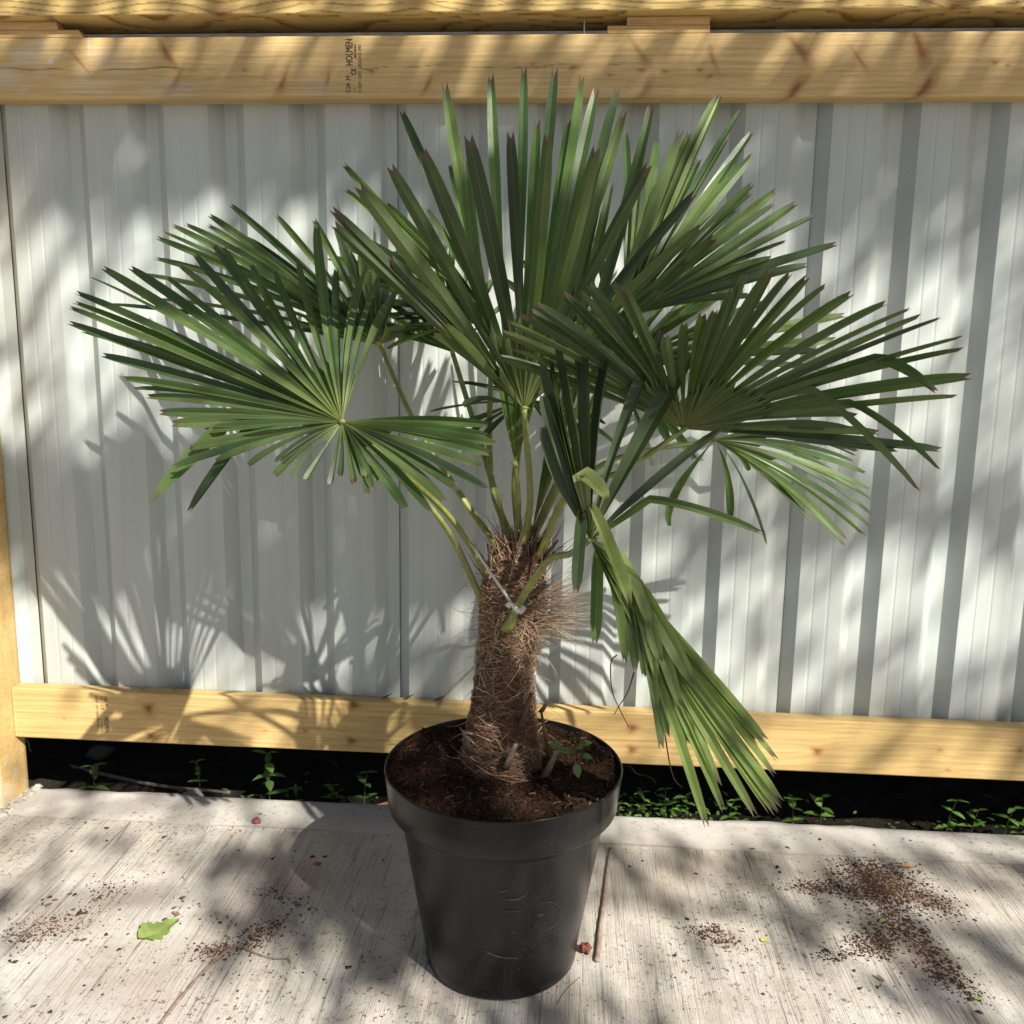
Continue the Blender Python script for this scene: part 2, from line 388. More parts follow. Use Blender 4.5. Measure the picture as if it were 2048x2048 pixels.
def timber(x0,x1,y0,y1,z0,z1,spec,axis='x',bow=lambda u:0.0,du=.005):
    """a sawn timber: front face finely divided so that its grain and knots carry colour"""
    mb=MB(); br=.0025
    L=x1-x0; nu=max(2,int(L/du)); H=z1-z0; nv=int((H-2*br)/.0022)
    front=[(y0, z0+br+(H-2*br)*j/nv) for j in range(nv+1)]
    nb=10
    top=[(y0+br+(y1-y0-2*br)*j/nb, z1) for j in range(nb+1)]
    back=[(y1,z1-br),(y1,z0+br)]
    bot=[(y1-br-(y1-y0-2*br)*j/nb, z0) for j in range(nb+1)]
    per=front+top+back+bot; m=len(per)
    us=np.linspace(x0,x1,nu+1)
    tags=np.array([0]*len(front)+[1]*len(top)+[2]*2+[3]*len(bot))
    py=np.array([p[0] for p in per]); pz=np.array([p[1] for p in per])
    vf=np.where(tags==0,pz-z0,np.where(tags==1,H+(py-y0),np.where(tags==2,H+.05,-(py-y0))))
    U=np.repeat(us,m); Vv=np.tile(vf,nu+1)
    c=wood_color(U-spec.get('u0',0),Vv,spec)
    V=np.stack([U,np.tile(py,nu+1),np.tile(pz,nu+1)+np.array([bow(u) for u in U])],1)
    Fc=[(i*m+k,(i+1)*m+k,(i+1)*m+(k+1)%m,i*m+(k+1)%m) for i in range(nu) for k in range(m)]
    Fc=[f[::-1] for f in Fc]
    Fc+=[tuple(range(m)), tuple(nu*m+k for k in range(m))[::-1]]
    if axis=='z':    # stand the timber up: its length runs along z
        V=V[:,[2,1,0]]; Fc=[f[::-1] for f in Fc]
    mb.add(V,Fc,c); return mb

def beam_uv(px,py,y,z0):                              # where a mark of the photograph lies on a rail's front face
    p=at(px,py,y); return p[0], p[2]-z0
YB=-.0466; ZB0,ZB1=1.8028,1.9403; YR=-.0469; ZR0,ZR1=.1717,.3121
def kn(lst,y,z0,sc=1/1755*2.25):
    out=[]
    for (px,py,rx,ry,ang,st) in lst:
        u,v=beam_uv(px,py,y,z0); out.append((u,v,rx*sc,ry*sc,ang,st))
    return out
PI=math.pi
mid_spec=dict(seed=5,base=(.57,.405,.195),dark=(.40,.25,.10),con=.32,freq=95,wav=.006,
  knots=kn([(335,110,34,7,-1.0,.75),(350,165,26,6,1.0,.6),(160,125,26,3,-.85,.55),(565,165,24,6,1.15,.8),(655,160,14,3,1.3,.7),(855,170,20,4,1.1,.7),(743,142,5,4,0,.8),
  (1280,105,34,6,-.9,.5),(1290,180,28,8,1.0,.55),(1425,115,22,4,-1.2,.6),(1600,100,38,8,-.85,.7),(1590,180,30,8,.95,.95),(1720,120,22,3,-.9,.6),(1840,95,36,9,-1.15,.85),(1850,175,34,9,.95,.9),(1990,125,6,4,0,.8),(1145,135,7,4,.3,.7),(1220,150,6,3,0,.6),(1283,140,6,3,0,.8),(1330,143,7,3,0,.7),(1400,139,5,3,0,.8),(1420,152,8,3,.7,.6),(1065,128,6,3,0,.5),(490,140,6,3,0,.5),(2015,131,5,3,0,.6)],YB,ZB0),
  cracks=[(-.2,.55,.066,.0014),(.9,1.5,.069,.0007)],
  stains=[beam_uv(101,123,YB,ZB0)+(.0075,.0075,.95),beam_uv(177,92,YB,ZB0)+(.002,.022,.8),beam_uv(178,108,YB,ZB0)+(.0035,.0035,.9),(.1,.10,.05,.03,.4),(.02,.05,.07,.03,.45),(.25,.03,.06,.02,.25),(.45,.02,.07,.02,.3),(.8,.02,.05,.015,.25),(.30,.09,.05,.03,.2)])
bowf=lambda u:-.0045*((u-.9)/1.8)**2*0
o_beam=sub('rail',timber(-0.0731,5.2,YB,YB+.045,ZB0,ZB1,mid_spec),M_WOOD,fence)
top_spec=dict(seed=9,base=(.58,.415,.165),dark=(.19,.10,.028),con=.92,freq=70,wav=.016,
  knots=kn([(440,30,16,10,.2,.9),(625,5,6,4,0,.6),(1910,14,15,9,.1,.95),(830,4,24,9,0,.35),(1030,3,22,8,0,.3)],-.075,1.9775))
o_top=sub('rail',timber(-.30,5.2,-.075,.045,1.9775,2.12,top_spec),M_WOOD,fence)
low_spec=dict(seed=21,base=(.54,.38,.165),dark=(.38,.23,.08),con=.40,freq=70,wav=.010,
  knots=kn([(297,1416,11,11,0,1),(303,1473,13,9,-.5,.9),(708,1410,11,10,0,1),(703,1482,10,8,0,1),(610,1462,4,3,0,.7),(530,1461,3,2,0,.7),(1265,1455,11,10,0,.95),(1264,1499,10,9,0,.95),(1635,1502,11,8,-.2,1),(1880,1500,6,4,0,.5),(1895,1540,6,4,0,.5),(2040,1500,6,6,0,.6),(128,1436,3,2,0,.6)],YR,ZR0))
o_low=sub('rail',timber(-0.0731,5.2,YR,YR+.045,ZR0,ZR1,low_spec),M_WOOD,fence)
post_spec=dict(seed=33,base=(.56,.385,.17),dark=(.42,.245,.09),con=.4,freq=45,wav=.01,knots=[(.25,.04,.012,.008,0,.7),(1.1,.05,.012,.009,0,.8)],stains=[(0.0,.05,.10,.12,.55)])
o_post=sub('post',timber(-.02,2.35,-.125,-.002,-0.1761,-0.0761,post_spec,axis='z'),M_WOOD,fence)
mbx=None and timber(-.02,2.35,-.125,-.002,-0.1761,-0.0761,post_spec,axis='z')
o_post2=sub('post',timber(-.02,2.35,-.125,-.002,5.2,5.3,post_spec,axis='z'),M_WOOD,fence)
# mortar haunch at the foot of the post
mb=MB()
for q in range(46):
    s_=q/45; y=-.150+.16*s_
    mb.lump((-0.0641+RNG.uniform(0,.010),y,.0),RNG.uniform(.008,.014),(.36,.33,.29),.6)
for q in range(25): mb.lump((-0.1741+.12*q/24,-.130+RNG.uniform(-.008,.004),0),RNG.uniform(.010,.016),(.36,.33,.29),.6)
sub('mortar_fillet',mb,mat_attr('mortar',.9,.2,80,.5,.6,.002),fence)
# upright screw between the rails
mb=MB(); p0=at(1168,72,-.035); zs=np.linspace(1.935,1.985,40)
mb.tube([(p0[0],-.035,z) for z in zs],[.0017+.0006*(i%2) for i in range(40)],8)
sub('screw',mb,M_STEEL,fence)

# lettering stamped on the timbers
def text_mesh(name,txt,size,origin,along,up,parent,mat,xs=1.0,bold=0.0):
    cu=bpy.data.curves.new(name,'FONT'); cu.body=txt; cu.size=size; cu.resolution_u=2; cu.offset=0
    o=bpy.data.objects.new(name,cu); COL.objects.link(o); bpy.context.view_layer.update()
    me=bpy.data.meshes.new_from_object(o.evaluated_get(bpy.context.evaluated_depsgraph_get()))
    bpy.data.objects.remove(o)
    a,b=np.array(along,float),np.array(up,float)
    mb=MB(); V=[np.array(origin)+a*v.co.x*xs+b*v.co.y for v in me.vertices]
    mb.add(V,[tuple(p.vertices) for p in me.polygons]); bpy.data.meshes.remove(me)
    return mb
def stamp(lines,parent,y):
    mb=MB()
    for (txt,size,px,py,d,xs,bold) in lines:
        p=at(px,py,y-.0006); t=text_mesh('t',txt,size,(p[0],y-.0006,p[2]),(0,0,d),(-d,0,0),parent,M_STAMP,xs,bold)
        mb.add(t.v,t.f)
        if bold>0:
            for q in (-1,1): mb.add([(a+q*bold*1.6,b-.0001*(q+2),c+q*bold) for a,b,c in t.v],t.f)
    return sub('stamp',mb,M_STAMP,parent,smooth=False)
stamp([('C24  M',.0150,701,185,1,.80,.00012),('HOLMEN',.0240,705.5,131.5,1,.60,.0002),('11',.012,713,184,1,.9,0),('CE',.0160,712,151,1,.80,.00025),('BRAVIKEN',.0080,713,116,1,.80,.0001),('V1009  DRY GRADED 040',.0115,723.5,185.5,1,.82,0)],o_beam,YB)
stamp([('C24  M',.0130,208,1391,-1,.80,.0001),('HOLMEN',.0180,208,1433.5,-1,.62,.0001),('11   CE',.0130,200,1391,-1,1.05,.0001),('BRAVIKEN',.007,202,1445,-1,.8,0),('V1009  DRY GRADED 040',.0100,190,1391,-1,.80,0)],o_low,YR)

# packers between the two upper rails
def packer(x0,x1,z0,z1,label,slant=0.0,name='timber_packer'):
    e=MB(); d0,d1=-.0455,-.006
    v=[(x0,d0,z0),(x1,d0,z0),(x1,d1,z0),(x0,d1,z0),(x0,d0,z1),(x1-slant,d0,z1),(x1-slant,d1,z1),(x0,d1,z1)]
    e.add(v,[(0,3,2,1),(4,5,6,7),(0,1,5,4),(1,2,6,5),(2,3,7,6),(3,0,4,7)])
    o=e.build(name,M_OFFCUT,None,origin=((x0+x1)/2,-.026,z0),smooth=False)
    bv=o.modifiers.new('b','BEVEL'); bv.width=.0012; bv.segments=2
    return tag(o,label,'wood offcut','timber packers between the upper rails')
xa=at(165,66,-.046)[0]; xb=at(115,50,-.046)[0]
packer(-.12,xa,ZB1+.0004,ZB1+.0175,'lower sloping ended packer under its shorter mate at the left end of the beam',.010)
packer(-.12,xb,ZB1+.0180,ZB1+.0362,'upper shorter packer wedged under the top rail at its left end',.003)
xa,xb,xc,xd=at(1215,60,-.046)[0],at(1254,42,-.046)[0],at(1420,42,-.046)[0],at(1420,60,-.046)[0]
packer(xa,xd,ZB1+.0004,ZB1+.0175,'longer lower packer of the pair on the beam above the palm',0)
packer(xb,xc,ZB1+.0180,ZB1+.0362,'shorter upper packer of the pair above the palm',0)

# unseen wall added to keep light out of the strip behind the fence
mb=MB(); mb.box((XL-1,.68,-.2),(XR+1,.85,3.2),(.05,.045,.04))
tag(mb.build('shade_wall',M_WALL,smooth=False),'unseen wall added behind the steel fence to darken the gap under it','wall')

# ------------------------------------------------------------------ pot and soil
PX,PY,PR_,PH=1.2945,-.5766,.2349,.4141
prof=[(.0,.002),(.140,.002),(.149,.004),(.1535,.010),(.158,.05),(.2030,.322),(.2055,.330),(.2060,.3335)]
rim=[(.2060,.3345),(.2240,.3365),(.2262,.3400),(.2338,.4085),(.2345,.4125),(.2335,.4148),(.2315,.4150),(.2300,.4120),(.2240,.36)]
def lathe(mb,prof,cx,cy,n=120,c=(1,1,1),wob=0):
    V=[];m=len(prof)
    for k in range(n):
        a=2*math.pi*k/n
        for (r,z) in prof:
            rr=r*(1+wob*math.sin(2*a+.6)); V.append((cx+rr*math.cos(a),cy+rr*math.sin(a),z))
    mb.add(V,[(k*m+j,((k+1)%n)*m+j,((k+1)%n)*m+j+1,k*m+j+1) for k in range(n) for j in range(m-1)],c)
def dense(p,n):
    out=[]
    for a,b in zip(p[:-1],p[1:]):
        for t in range(n): out.append((a[0]+(b[0]-a[0])*t/n,a[1]+(b[1]-a[1])*t/n))
    return out+[p[-1]]
pot=empty('plant_pot',(PX,PY,0),'large black plastic pot holding the palm on the concrete','plant pot')
mb=MB(); lathe(mb,dense(prof,2),PX,PY,wob=.003); sub('pot_body',mb,M_POT,pot)
mb=MB(); lathe(mb,dense(rim,2),PX,PY,wob=.003); o=sub('pot_rim',mb,M_POT,pot)
# scuffs and the dusty ring on the front of the pot, as thin raised marks
M_SCUFF=mat_attr('pot_scuff',.6,.3,200,.6,.1)
def pot_r(z): return .1535+(z-.010)*(.2055-.1535)/(.330-.010)
def on_pot(px,py,off=.0006):
    d=ray(px,py); lo=1.0
    for t in np.linspace(.9,2.4,3000):
        p=CAM+d*t
        if .0<p[2]<.331 and math.hypot(p[0]-PX,p[1]-PY)<pot_r(p[2])*1.0025+off: return p
    return None
mb=MB()
def scuff(pts,r,c):
    P=[on_pot(*q) for q in pts]; P=[p for p in P if p is not None]
    if len(P)>1:
        mb=MB(); mb.tube(spline(P,len(P)*5),[r*(.3+.7*math.sin(math.pi*(i+.5)/(len(P)*5))) for i in range(len(P)*5)],5,c); sub('scuff_mark',mb,M_SCUFF,pot)
K=lambda l:[(740+x/2.982,1400+y/2.982) for x,y in l]
scuff(K([(765,1148),(790,1143),(820,1137)]),.0005,(.12,.12,.12)); scuff(K([(803,1190),(840,1194),(885,1188),(930,1165)]),.0006,(.09,.09,.087))
scuff(K([(790,1260),(840,1264),(900,1258)]),.0006,(.045,.045,.045)); scuff(K([(680,1497),(740,1523),(800,1538),(880,1540)]),.0005,(.13,.13,.125))
scuff(K([(835,1388),(870,1386)]),.0006,(.06,.06,.06)); scuff(K([(800,1570),(800,1620),(798,1700),(795,1790)]),.0005,(.03,.03,.029))
ring=[(992,1345),(955,1330),(945,1295),(965,1255),(1010,1222),(1060,1208),(1105,1212),(1132,1245),(1135,1290),(1110,1340),(1060,1368),(1015,1388),(992,1345)]
scuff(K(ring),.0004,(.034,.033,.028))

SOILZ=.402
def soil_h(x,y):
    r=math.hypot(x-PX,y-PY); return SOILZ+.020*math.exp(-(r/.11)**2)+.006*math.sin(x*31+y*17)+.005*math.sin(x*57-y*43+1)+.006*(y-PY)/.2
soil=MB(); rings,seg=44,150; V=[(PX,PY,soil_h(PX,PY))];C=[(.05,.03,.02)]
for i in range(1,rings+1):
    for k in range(seg):
        r=.2292*i/rings; a=2*math.pi*k/seg; x,y=PX+r*math.cos(a),PY+r*math.sin(a)
        V.append((x,y,soil_h(x,y)+RNG.uniform(-.004,.004)*(1 if i<rings else .3))); t=RNG.uniform(.5,1.5); C.append((.025*t,.0118*t,.0063*t))
Fc=[(0,1+k,1+(k+1)%seg) for k in range(seg)]+[(1+(i-1)*seg+k,1+i*seg+k,1+i*seg+(k+1)%seg,1+(i-1)*seg+(k+1)%seg) for i in range(1,rings) for k in range(seg)]
soil.add(V,Fc,C)
for q in range(1500):
    r=.226*math.sqrt(RNG.uniform(.06,1)); a=RNG.uniform(0,6.283); x,y=PX+r*math.cos(a),PY+r*math.sin(a); t=RNG.uniform(.4,1.7)
    soil.lump((x,y,soil_h(x,y)+.001),RNG.uniform(.0014,.0048),(.028*t,.0132*t,.007*t),.8)
for q in range(1300):                                # coir and root fibres lying in the compost
    r=.222*math.sqrt(RNG.uniform(.08,1)); a=RNG.uniform(0,6.283); x,y=PX+r*math.cos(a),PY+r*math.sin(a); b=RNG.uniform(0,6.283); L=RNG.uniform(.006,.022)
    z=soil_h(x,y)+.0035; mx=RNG.uniform(-.4,.4)*L
    P=[(x,y,z-.003),(x+L/2*math.cos(b)-mx*math.sin(b),y+L/2*math.sin(b)+mx*math.cos(b),z+RNG.uniform(0,.005)),(x+L*math.cos(b),y+L*math.sin(b),z-.003)]
    if math.hypot(P[2][0]-PX,P[2][1]-PY)>.226: continue
    t=RNG.uniform(0,1)**5
    soil.tube(bez(*P,5),.00045,3,(.060+.40*t,.032+.25*t,.016+.13*t),cap=False)
tag(soil.build('potting_soil',M_SOIL,None,origin=(PX,PY,SOILZ)),'dark brown fibrous compost filling the black pot','soil')

# ------------------------------------------------------------------ palm
TX,TY=PX+.006,PY+.004
palm=empty('palm_tree',(TX,TY,SOILZ),'fan palm with shaggy fibrous trunk growing in the black pot','palm tree')
TOPZ=.865
def trunk_c(z):
    t=(z-SOILZ)/(TOPZ-SOILZ); return np.array([TX-.012+.030*t-.008*math.sin(t*3.1),TY,z])
def trunk_r(z):
    t=np.clip((z-SOILZ)/(TOPZ-SOILZ),0,1); return float(np.interp(t,[0,.06,.2,.4,.6,.75,.9,1],[.074,.069,.056,.046,.045,.050,.046,.020]))
mb=MB(); V=[];C=[];ns,nz=64,90
for i in range(nz):
    z=SOILZ-.02+(TOPZ-SOILZ+.02)*i/(nz-1); c=trunk_c(z); r=trunk_r(z)
    for k in range(ns):
        a=2*math.pi*k/ns; saw=((z*9+k/ns*2.0)%1.0)
        rr=r*(1+.10*saw-.05+.03*math.sin(5*a+z*40))+RNG.uniform(-.0025,.0025)
        V.append((c[0]+rr*math.cos(a),c[1]+rr*math.sin(a),z)); t=RNG.uniform(.6,1.3); C.append((.085*t,.047*t,.030*t))
mb.add(V,[(i*ns+k,i*ns+(k+1)%ns,(i+1)*ns+(k+1)%ns,(i+1)*ns+k) for i in range(nz-1) for k in range(ns)]+[tuple((nz-1)*ns+k for k in range(ns))],C)
trunk=sub('trunk',mb,M_BARK,palm)

fib=MB(); pale=MB()
def fibre_col(p):
    t=RNG.uniform(0,1)
    return tuple(np.array([.12,.066,.042])*(1-t)+np.array([.30,.18,.115])*t) if not p else tuple(np.array([.38,.24,.15])*(1-t)+np.array([.62,.46,.32])*t)
for q in range(5200):                               # matted fibre wrapped round the trunk
    z=SOILZ+(TOPZ-SOILZ-.01)*RNG.uniform(0,1)**.9; a=RNG.uniform(0,2*math.pi); L=RNG.uniform(.03,.11); slope=RNG.normal(0,.55)+.25*math.sin(a*2)
    n=7; pts=[]; lift=RNG.uniform(.0005,.006); cur=RNG.normal(0,.9)
    for i in range(n):
        s_=i/(n-1)-.5; zz=z+L*s_*slope+cur*.02*(s_*s_); zz=min(max(zz,SOILZ+.004),TOPZ-.002); r=trunk_r(zz)*1.05+lift*(1+1.2*math.sin(s_*3+q)); aa=a+L*s_/max(trunk_r(zz),.03); c=trunk_c(zz)
        pts.append((c[0]+r*math.cos(aa),c[1]+r*math.sin(aa),zz))
    up=(z-SOILZ)/(TOPZ-SOILZ); isp=RNG.uniform()<(.04+.55*up**1.5)
    (pale if isp else fib).tube(pts,RNG.uniform(.00035,.0008),3,fibre_col(isp and RNG.uniform()<.75),cap=False)
for q in range(900):                                # loose ends standing off, thick on the sunny right-hand side of the upper trunk
    z=SOILZ+(TOPZ-SOILZ)*RNG.choice([RNG.uniform(.05,.95),RNG.uniform(.5,.85),RNG.uniform(.55,.8)]); a=RNG.uniform(-2.6,.6) if RNG.uniform()<.72 else RNG.uniform(0,6.283)
    L=RNG.uniform(.012,.05) if RNG.uniform()<.72 else RNG.uniform(.04,.10)
    c=trunk_c(z); r=trunk_r(z)*1.03; p0=np.array([c[0]+r*math.cos(a),c[1]+r*math.sin(a),z])
    dirv=nrm([math.cos(a)+RNG.normal(0,.5),math.sin(a)+RNG.normal(0,.5),RNG.normal(.35,.6)]); side=nrm(np.cross(dirv,RNG.normal(0,1,3)))
    pale.tube(bez(p0,p0+dirv*L*.6,p0+dirv*L*.8+side*L*.5+np.array([0,0,-.1*L]),7),np.linspace(.0006,.0002,7),3,fibre_col(RNG.uniform()<.6),cap=False)
for q in range(170):                                # the big tuft blown out to the right
    z=RNG.uniform(.69,.77); p0=np.array([trunk_c(z)[0]+.050,TY-.02+RNG.uniform(-.03,.03),z]); L=RNG.uniform(.05,.13)
    d=nrm([1,RNG.normal(-.25,.25),RNG.normal(.35,.38)])
    pale.tube(bez(p0,p0+d*L*.55,p0+d*L+np.array([0,0,RNG.uniform(-.035,.02)]),8),np.linspace(.0006,.00018,8),3,fibre_col(RNG.uniform()<.7),cap=False)
for q in range(150):                                # dark ragged sheath fibres round the leaf bases
    a=RNG.uniform(0,6.283); z=RNG.uniform(.80,.87); c=trunk_c(min(z,TOPZ)); r=trunk_r(min(z,TOPZ))+.006; p0=np.array([c[0]+r*math.cos(a),c[1]+r*math.sin(a),z-.02])
    d=nrm([math.cos(a)*.55+RNG.normal(0,.2),math.sin(a)*.55,1]); L=RNG.uniform(.03,.10); side=RNG.normal(0,.3,3)
    fib.tube(bez(p0,p0+d*L*.6,p0+d*L+side*L*.5,7),np.linspace(.0011,.0003,7),3,tuple(np.array([.10,.05,.035])*RNG.uniform(.6,2.0)),cap=False)
for q in range(330):                                # thick pale curls, mostly on the upper half
    z=SOILZ+(TOPZ-SOILZ)*(RNG.uniform(.35,.98) if RNG.uniform()<.95 else RNG.uniform(.05,.4)); a=RNG.uniform(-3.0,.5); L=RNG.uniform(.025,.07); c=trunk_c(z); r=trunk_r(z)*1.10
    p0=np.array([c[0]+r*math.cos(a),c[1]+r*math.sin(a),z]); o_=np.array([math.cos(a),math.sin(a),0]); tg=np.array([-math.sin(a),math.cos(a),0])*RNG.choice([-1,1]); vz=RNG.normal(0,1)
    P=[p0-o_*.006,p0+o_*RNG.uniform(.002,.012)+np.array([0,0,vz*L*.4])+tg*L*.25,p0+o_*RNG.uniform(-.006,.014)+np.array([0,0,vz*L*.75])+tg*L*RNG.uniform(.3,.7)]
    pale.tube(bez(*P,8),np.linspace(.0013,.0005,8)*RNG.uniform(.6,1.1),4,fibre_col(True),cap=False)
for q in range(26):                                 # torn brown sheath flaps round the leaf bases
    a=RNG.uniform(0,6.283); z=RNG.uniform(.79,.845); c=trunk_c(z); r=trunk_r(z)+.004; p0=np.array([c[0]+r*math.cos(a),c[1]+r*math.sin(a),z-.02]); L=RNG.uniform(.03,.075)
    d=nrm([math.cos(a)*.35+RNG.normal(0,.12),math.sin(a)*.35,1]); P=bez(p0,p0+d*L*.6,p0+d*L+np.array([math.cos(a),math.sin(a),0])*.012,7); cc=np.array([.15,.075,.045])*RNG.uniform(.5,1.6)
    fib.tube(P,np.linspace(.011,.0015,7)*RNG.uniform(.5,1),6,tuple(cc),flat=.2)
sub('fibre',fib,M_FIBRE,trunk); sub('pale_fibre',pale,M_FIBRE,trunk)

# cut-off leaf bases
def stub(px0,py0,px1,py1,y,w,col,colt,nm='leaf_stub'):
    p0,p1=at(px0,py0,y),at(px1,py1,y-.012); mb=MB(); n=8
    P=bez(p0,(p0+p1)/2+np.array([0,-.008,0]),p1,n); cc=[tuple(np.array(col)*(1-i/(n-1))+np.array(colt)*(i/(n-1))) for i in range(n)]
    cc=[tuple(np.array(q_)*.55) for q_ in cc]; mb.tube(P,np.linspace(w*.85,w*.45,n),8,cc,flat=.45); return sub(nm,mb,M_BARK,trunk)
c8=lambda x,y:(740+x/3.167,1050+y/3.167)
for (a,b,y,w,c1,c2) in [((640,1440),(590,1300),TY-.055,.010,(.12,.08,.055),(.30,.24,.18)),((1105,1600),(1180,1430),TY-.055,.014,(.17,.125,.09),(.33,.26,.20)),
    ((860,1540),(925,1385),TY-.085,.012,(.10,.085,.075),(.42,.33,.25)),((960,1260),(1020,1070),TY-.062,.018,(.17,.095,.06),(.24,.14,.085)),
    ((1130,1440),(1085,1180),TY-.030,.012,(.16,.085,.055),(.25,.16,.10)),((1085,1180),(1130,1105),TY-.025,.008,(.16,.10,.07),(.22,.16,.12)),
    ((760,1040),(700,840),TY-.035,.014,(.20,.14,.10),(.33,.25,.18)),((715,1040),(690,990),TY-.02,.010,(.18,.12,.09),(.26,.19,.14)),
    ((1020,330),(1045,110),TY-.030,.016,(.12,.06,.04),(.20,.10,.06)),((1070,250),(1190,95),TY-.025,.009,(.10,.05,.035),(.13,.07,.05)),
    ((900,250),(890,120),TY-.02,.009,(.07,.035,.025),(.09,.05,.035)),((770,300),(745,120),TY-.015,.008,(.14,.08,.05),(.16,.09,.06))]:
    stub(*c8(*a),*c8(*b),y,w,c1,c2)

# fronds --------------------------------------------------------
GREEN=[np.array([.044,.084,.018]),np.array([.058,.104,.022]),np.array([.082,.122,.032]),np.array([.028,.058,.018])]
def leaflet(mb, P, S_n, W, dphi, col, fold, twist, tipc=(.042,.026,.018), tipf=.035, uni=False, notch=True):
    """one pleated segment of a fan: two half blades meeting in a fold along the rib"""
    P=np.asarray(P,float); m=len(P)
    seg=np.linalg.norm(np.diff(P,axis=0),axis=1); s=np.concatenate([[0],np.cumsum(seg)]); L=s[-1]; t=s/L
    T=np.gradient(P,axis=0); T/=np.linalg.norm(T,axis=1)[:,None]
    prof=np.interp(t,[0,.12,.3,.5,.66,.8,.9,.965,1.0],[.10,.42,.74,.95,1,.95,.82,.64,.42])
    if uni: prof=np.interp(t,[0,.12,.3,.8,.9,.965,1.0],[.30,.75,1,.95,.78,.50,.28])
    w=np.minimum(W*.88*prof, np.maximum(.0012, s*dphi*.98))
    L_,M_,R_=[],[],[]
    N0=S_n
    for i in range(m):
        lat=np.cross(N0,T[i]); 
        if np.linalg.norm(lat)<.05: lat=np.cross(nrm(N0+.3*np.array([.3,.2,.9])),T[i])
        lat=nrm(lat); nn=np.cross(T[i],lat)
        a=twist*min(1,t[i]*1.6); lat2=lat*math.cos(a)+nn*math.sin(a); nn2=-lat*math.sin(a)+nn*math.cos(a)
        fo=fold*(1-.35*t[i])
        L_.append(P[i]-lat2*w[i]*.5*math.cos(fo)+nn2*w[i]*.5*math.sin(fo)); R_.append(P[i]+lat2*w[i]*.5*math.cos(fo)+nn2*w[i]*.5*math.sin(fo)); M_.append(P[i])
    if notch: M_[-1]=M_[-1]*.6+M_[-2]*.4
    M_=np.array(M_)
    for side,E in ((0,np.array(L_)),(1,np.array(R_))):
        V=[];C=[]; vein=1+RNG.uniform(-.13,.13,5)
        for i in range(m):
            q=np.clip((t[i]-(1-tipf))/(tipf*.5),0,1); inner=np.clip((.24-t[i])/.24,0,1)**1.4
            cb=np.array(col)*(1-inner)+np.array([.22,.25,.07])*inner
            ce=cb*.72+np.array([.19,.18,.07])*.28; cm=cb*.74+np.array([.20,.21,.09])*.26
            br=np.array(tipc)*(2.0 if t[i]>.992 else 1)
            for j,f_ in enumerate((0,.12,.36,.62,.88,1.0)):
                V.append(E[i]*(1-f_)+M_[i]*f_); cc=ce if j==0 else cm if j==5 else cb*vein[j-1]*(.92+.16*((i*7+j*3)%5)/4*(t[i]>.2))
                C.append(tuple(cc*(1-q)+br*q))
        Fc=[]
        for i in range(m-1):
            for j in range(5):
                a=i*6+j; f=(a,a+6,a+7,a+1); Fc.append(f if side else f[::-1])
        mb.add(V,Fc,C)

def solve_tip(px,py,hub,n,Lmin,Lmax,ymax=-.035,ymin=-1.35):
    d=ray(px,py); den=np.dot(n,d); t=(np.dot(n,hub-CAM))/den if abs(den)>1e-4 else 1.8
    # distances along the ray at which the tip is Lmax from the hub
    o=CAM-hub; A=d@d; B=2*(o@d); 
    def at_len(L):
        Cc=o@o-L*L; D=B*B-4*A*Cc
        if D<0: return None
        r=math.sqrt(D); return ((-B-r)/(2*A),(-B+r)/(2*A))
    Lc=np.linalg.norm(o+d*t)
    tm=-B/(2*A)
    if t<=0 or Lc>Lmax:
        q=at_len(Lmax)
        t=tm if q is None else (q[0] if abs(q[0]-t)<abs(q[1]-t) else q[1])
    elif Lc<Lmin:
        q=at_len(Lmin)
        if q is not None: t=q[0] if abs(q[0]-t)<abs(q[1]-t) else q[1]
    t=min(t,(ymax-CAM[1])/d[1]); t=max(t,(ymin-CAM[1])/d[1])
    return CAM+d*t
FR=[]
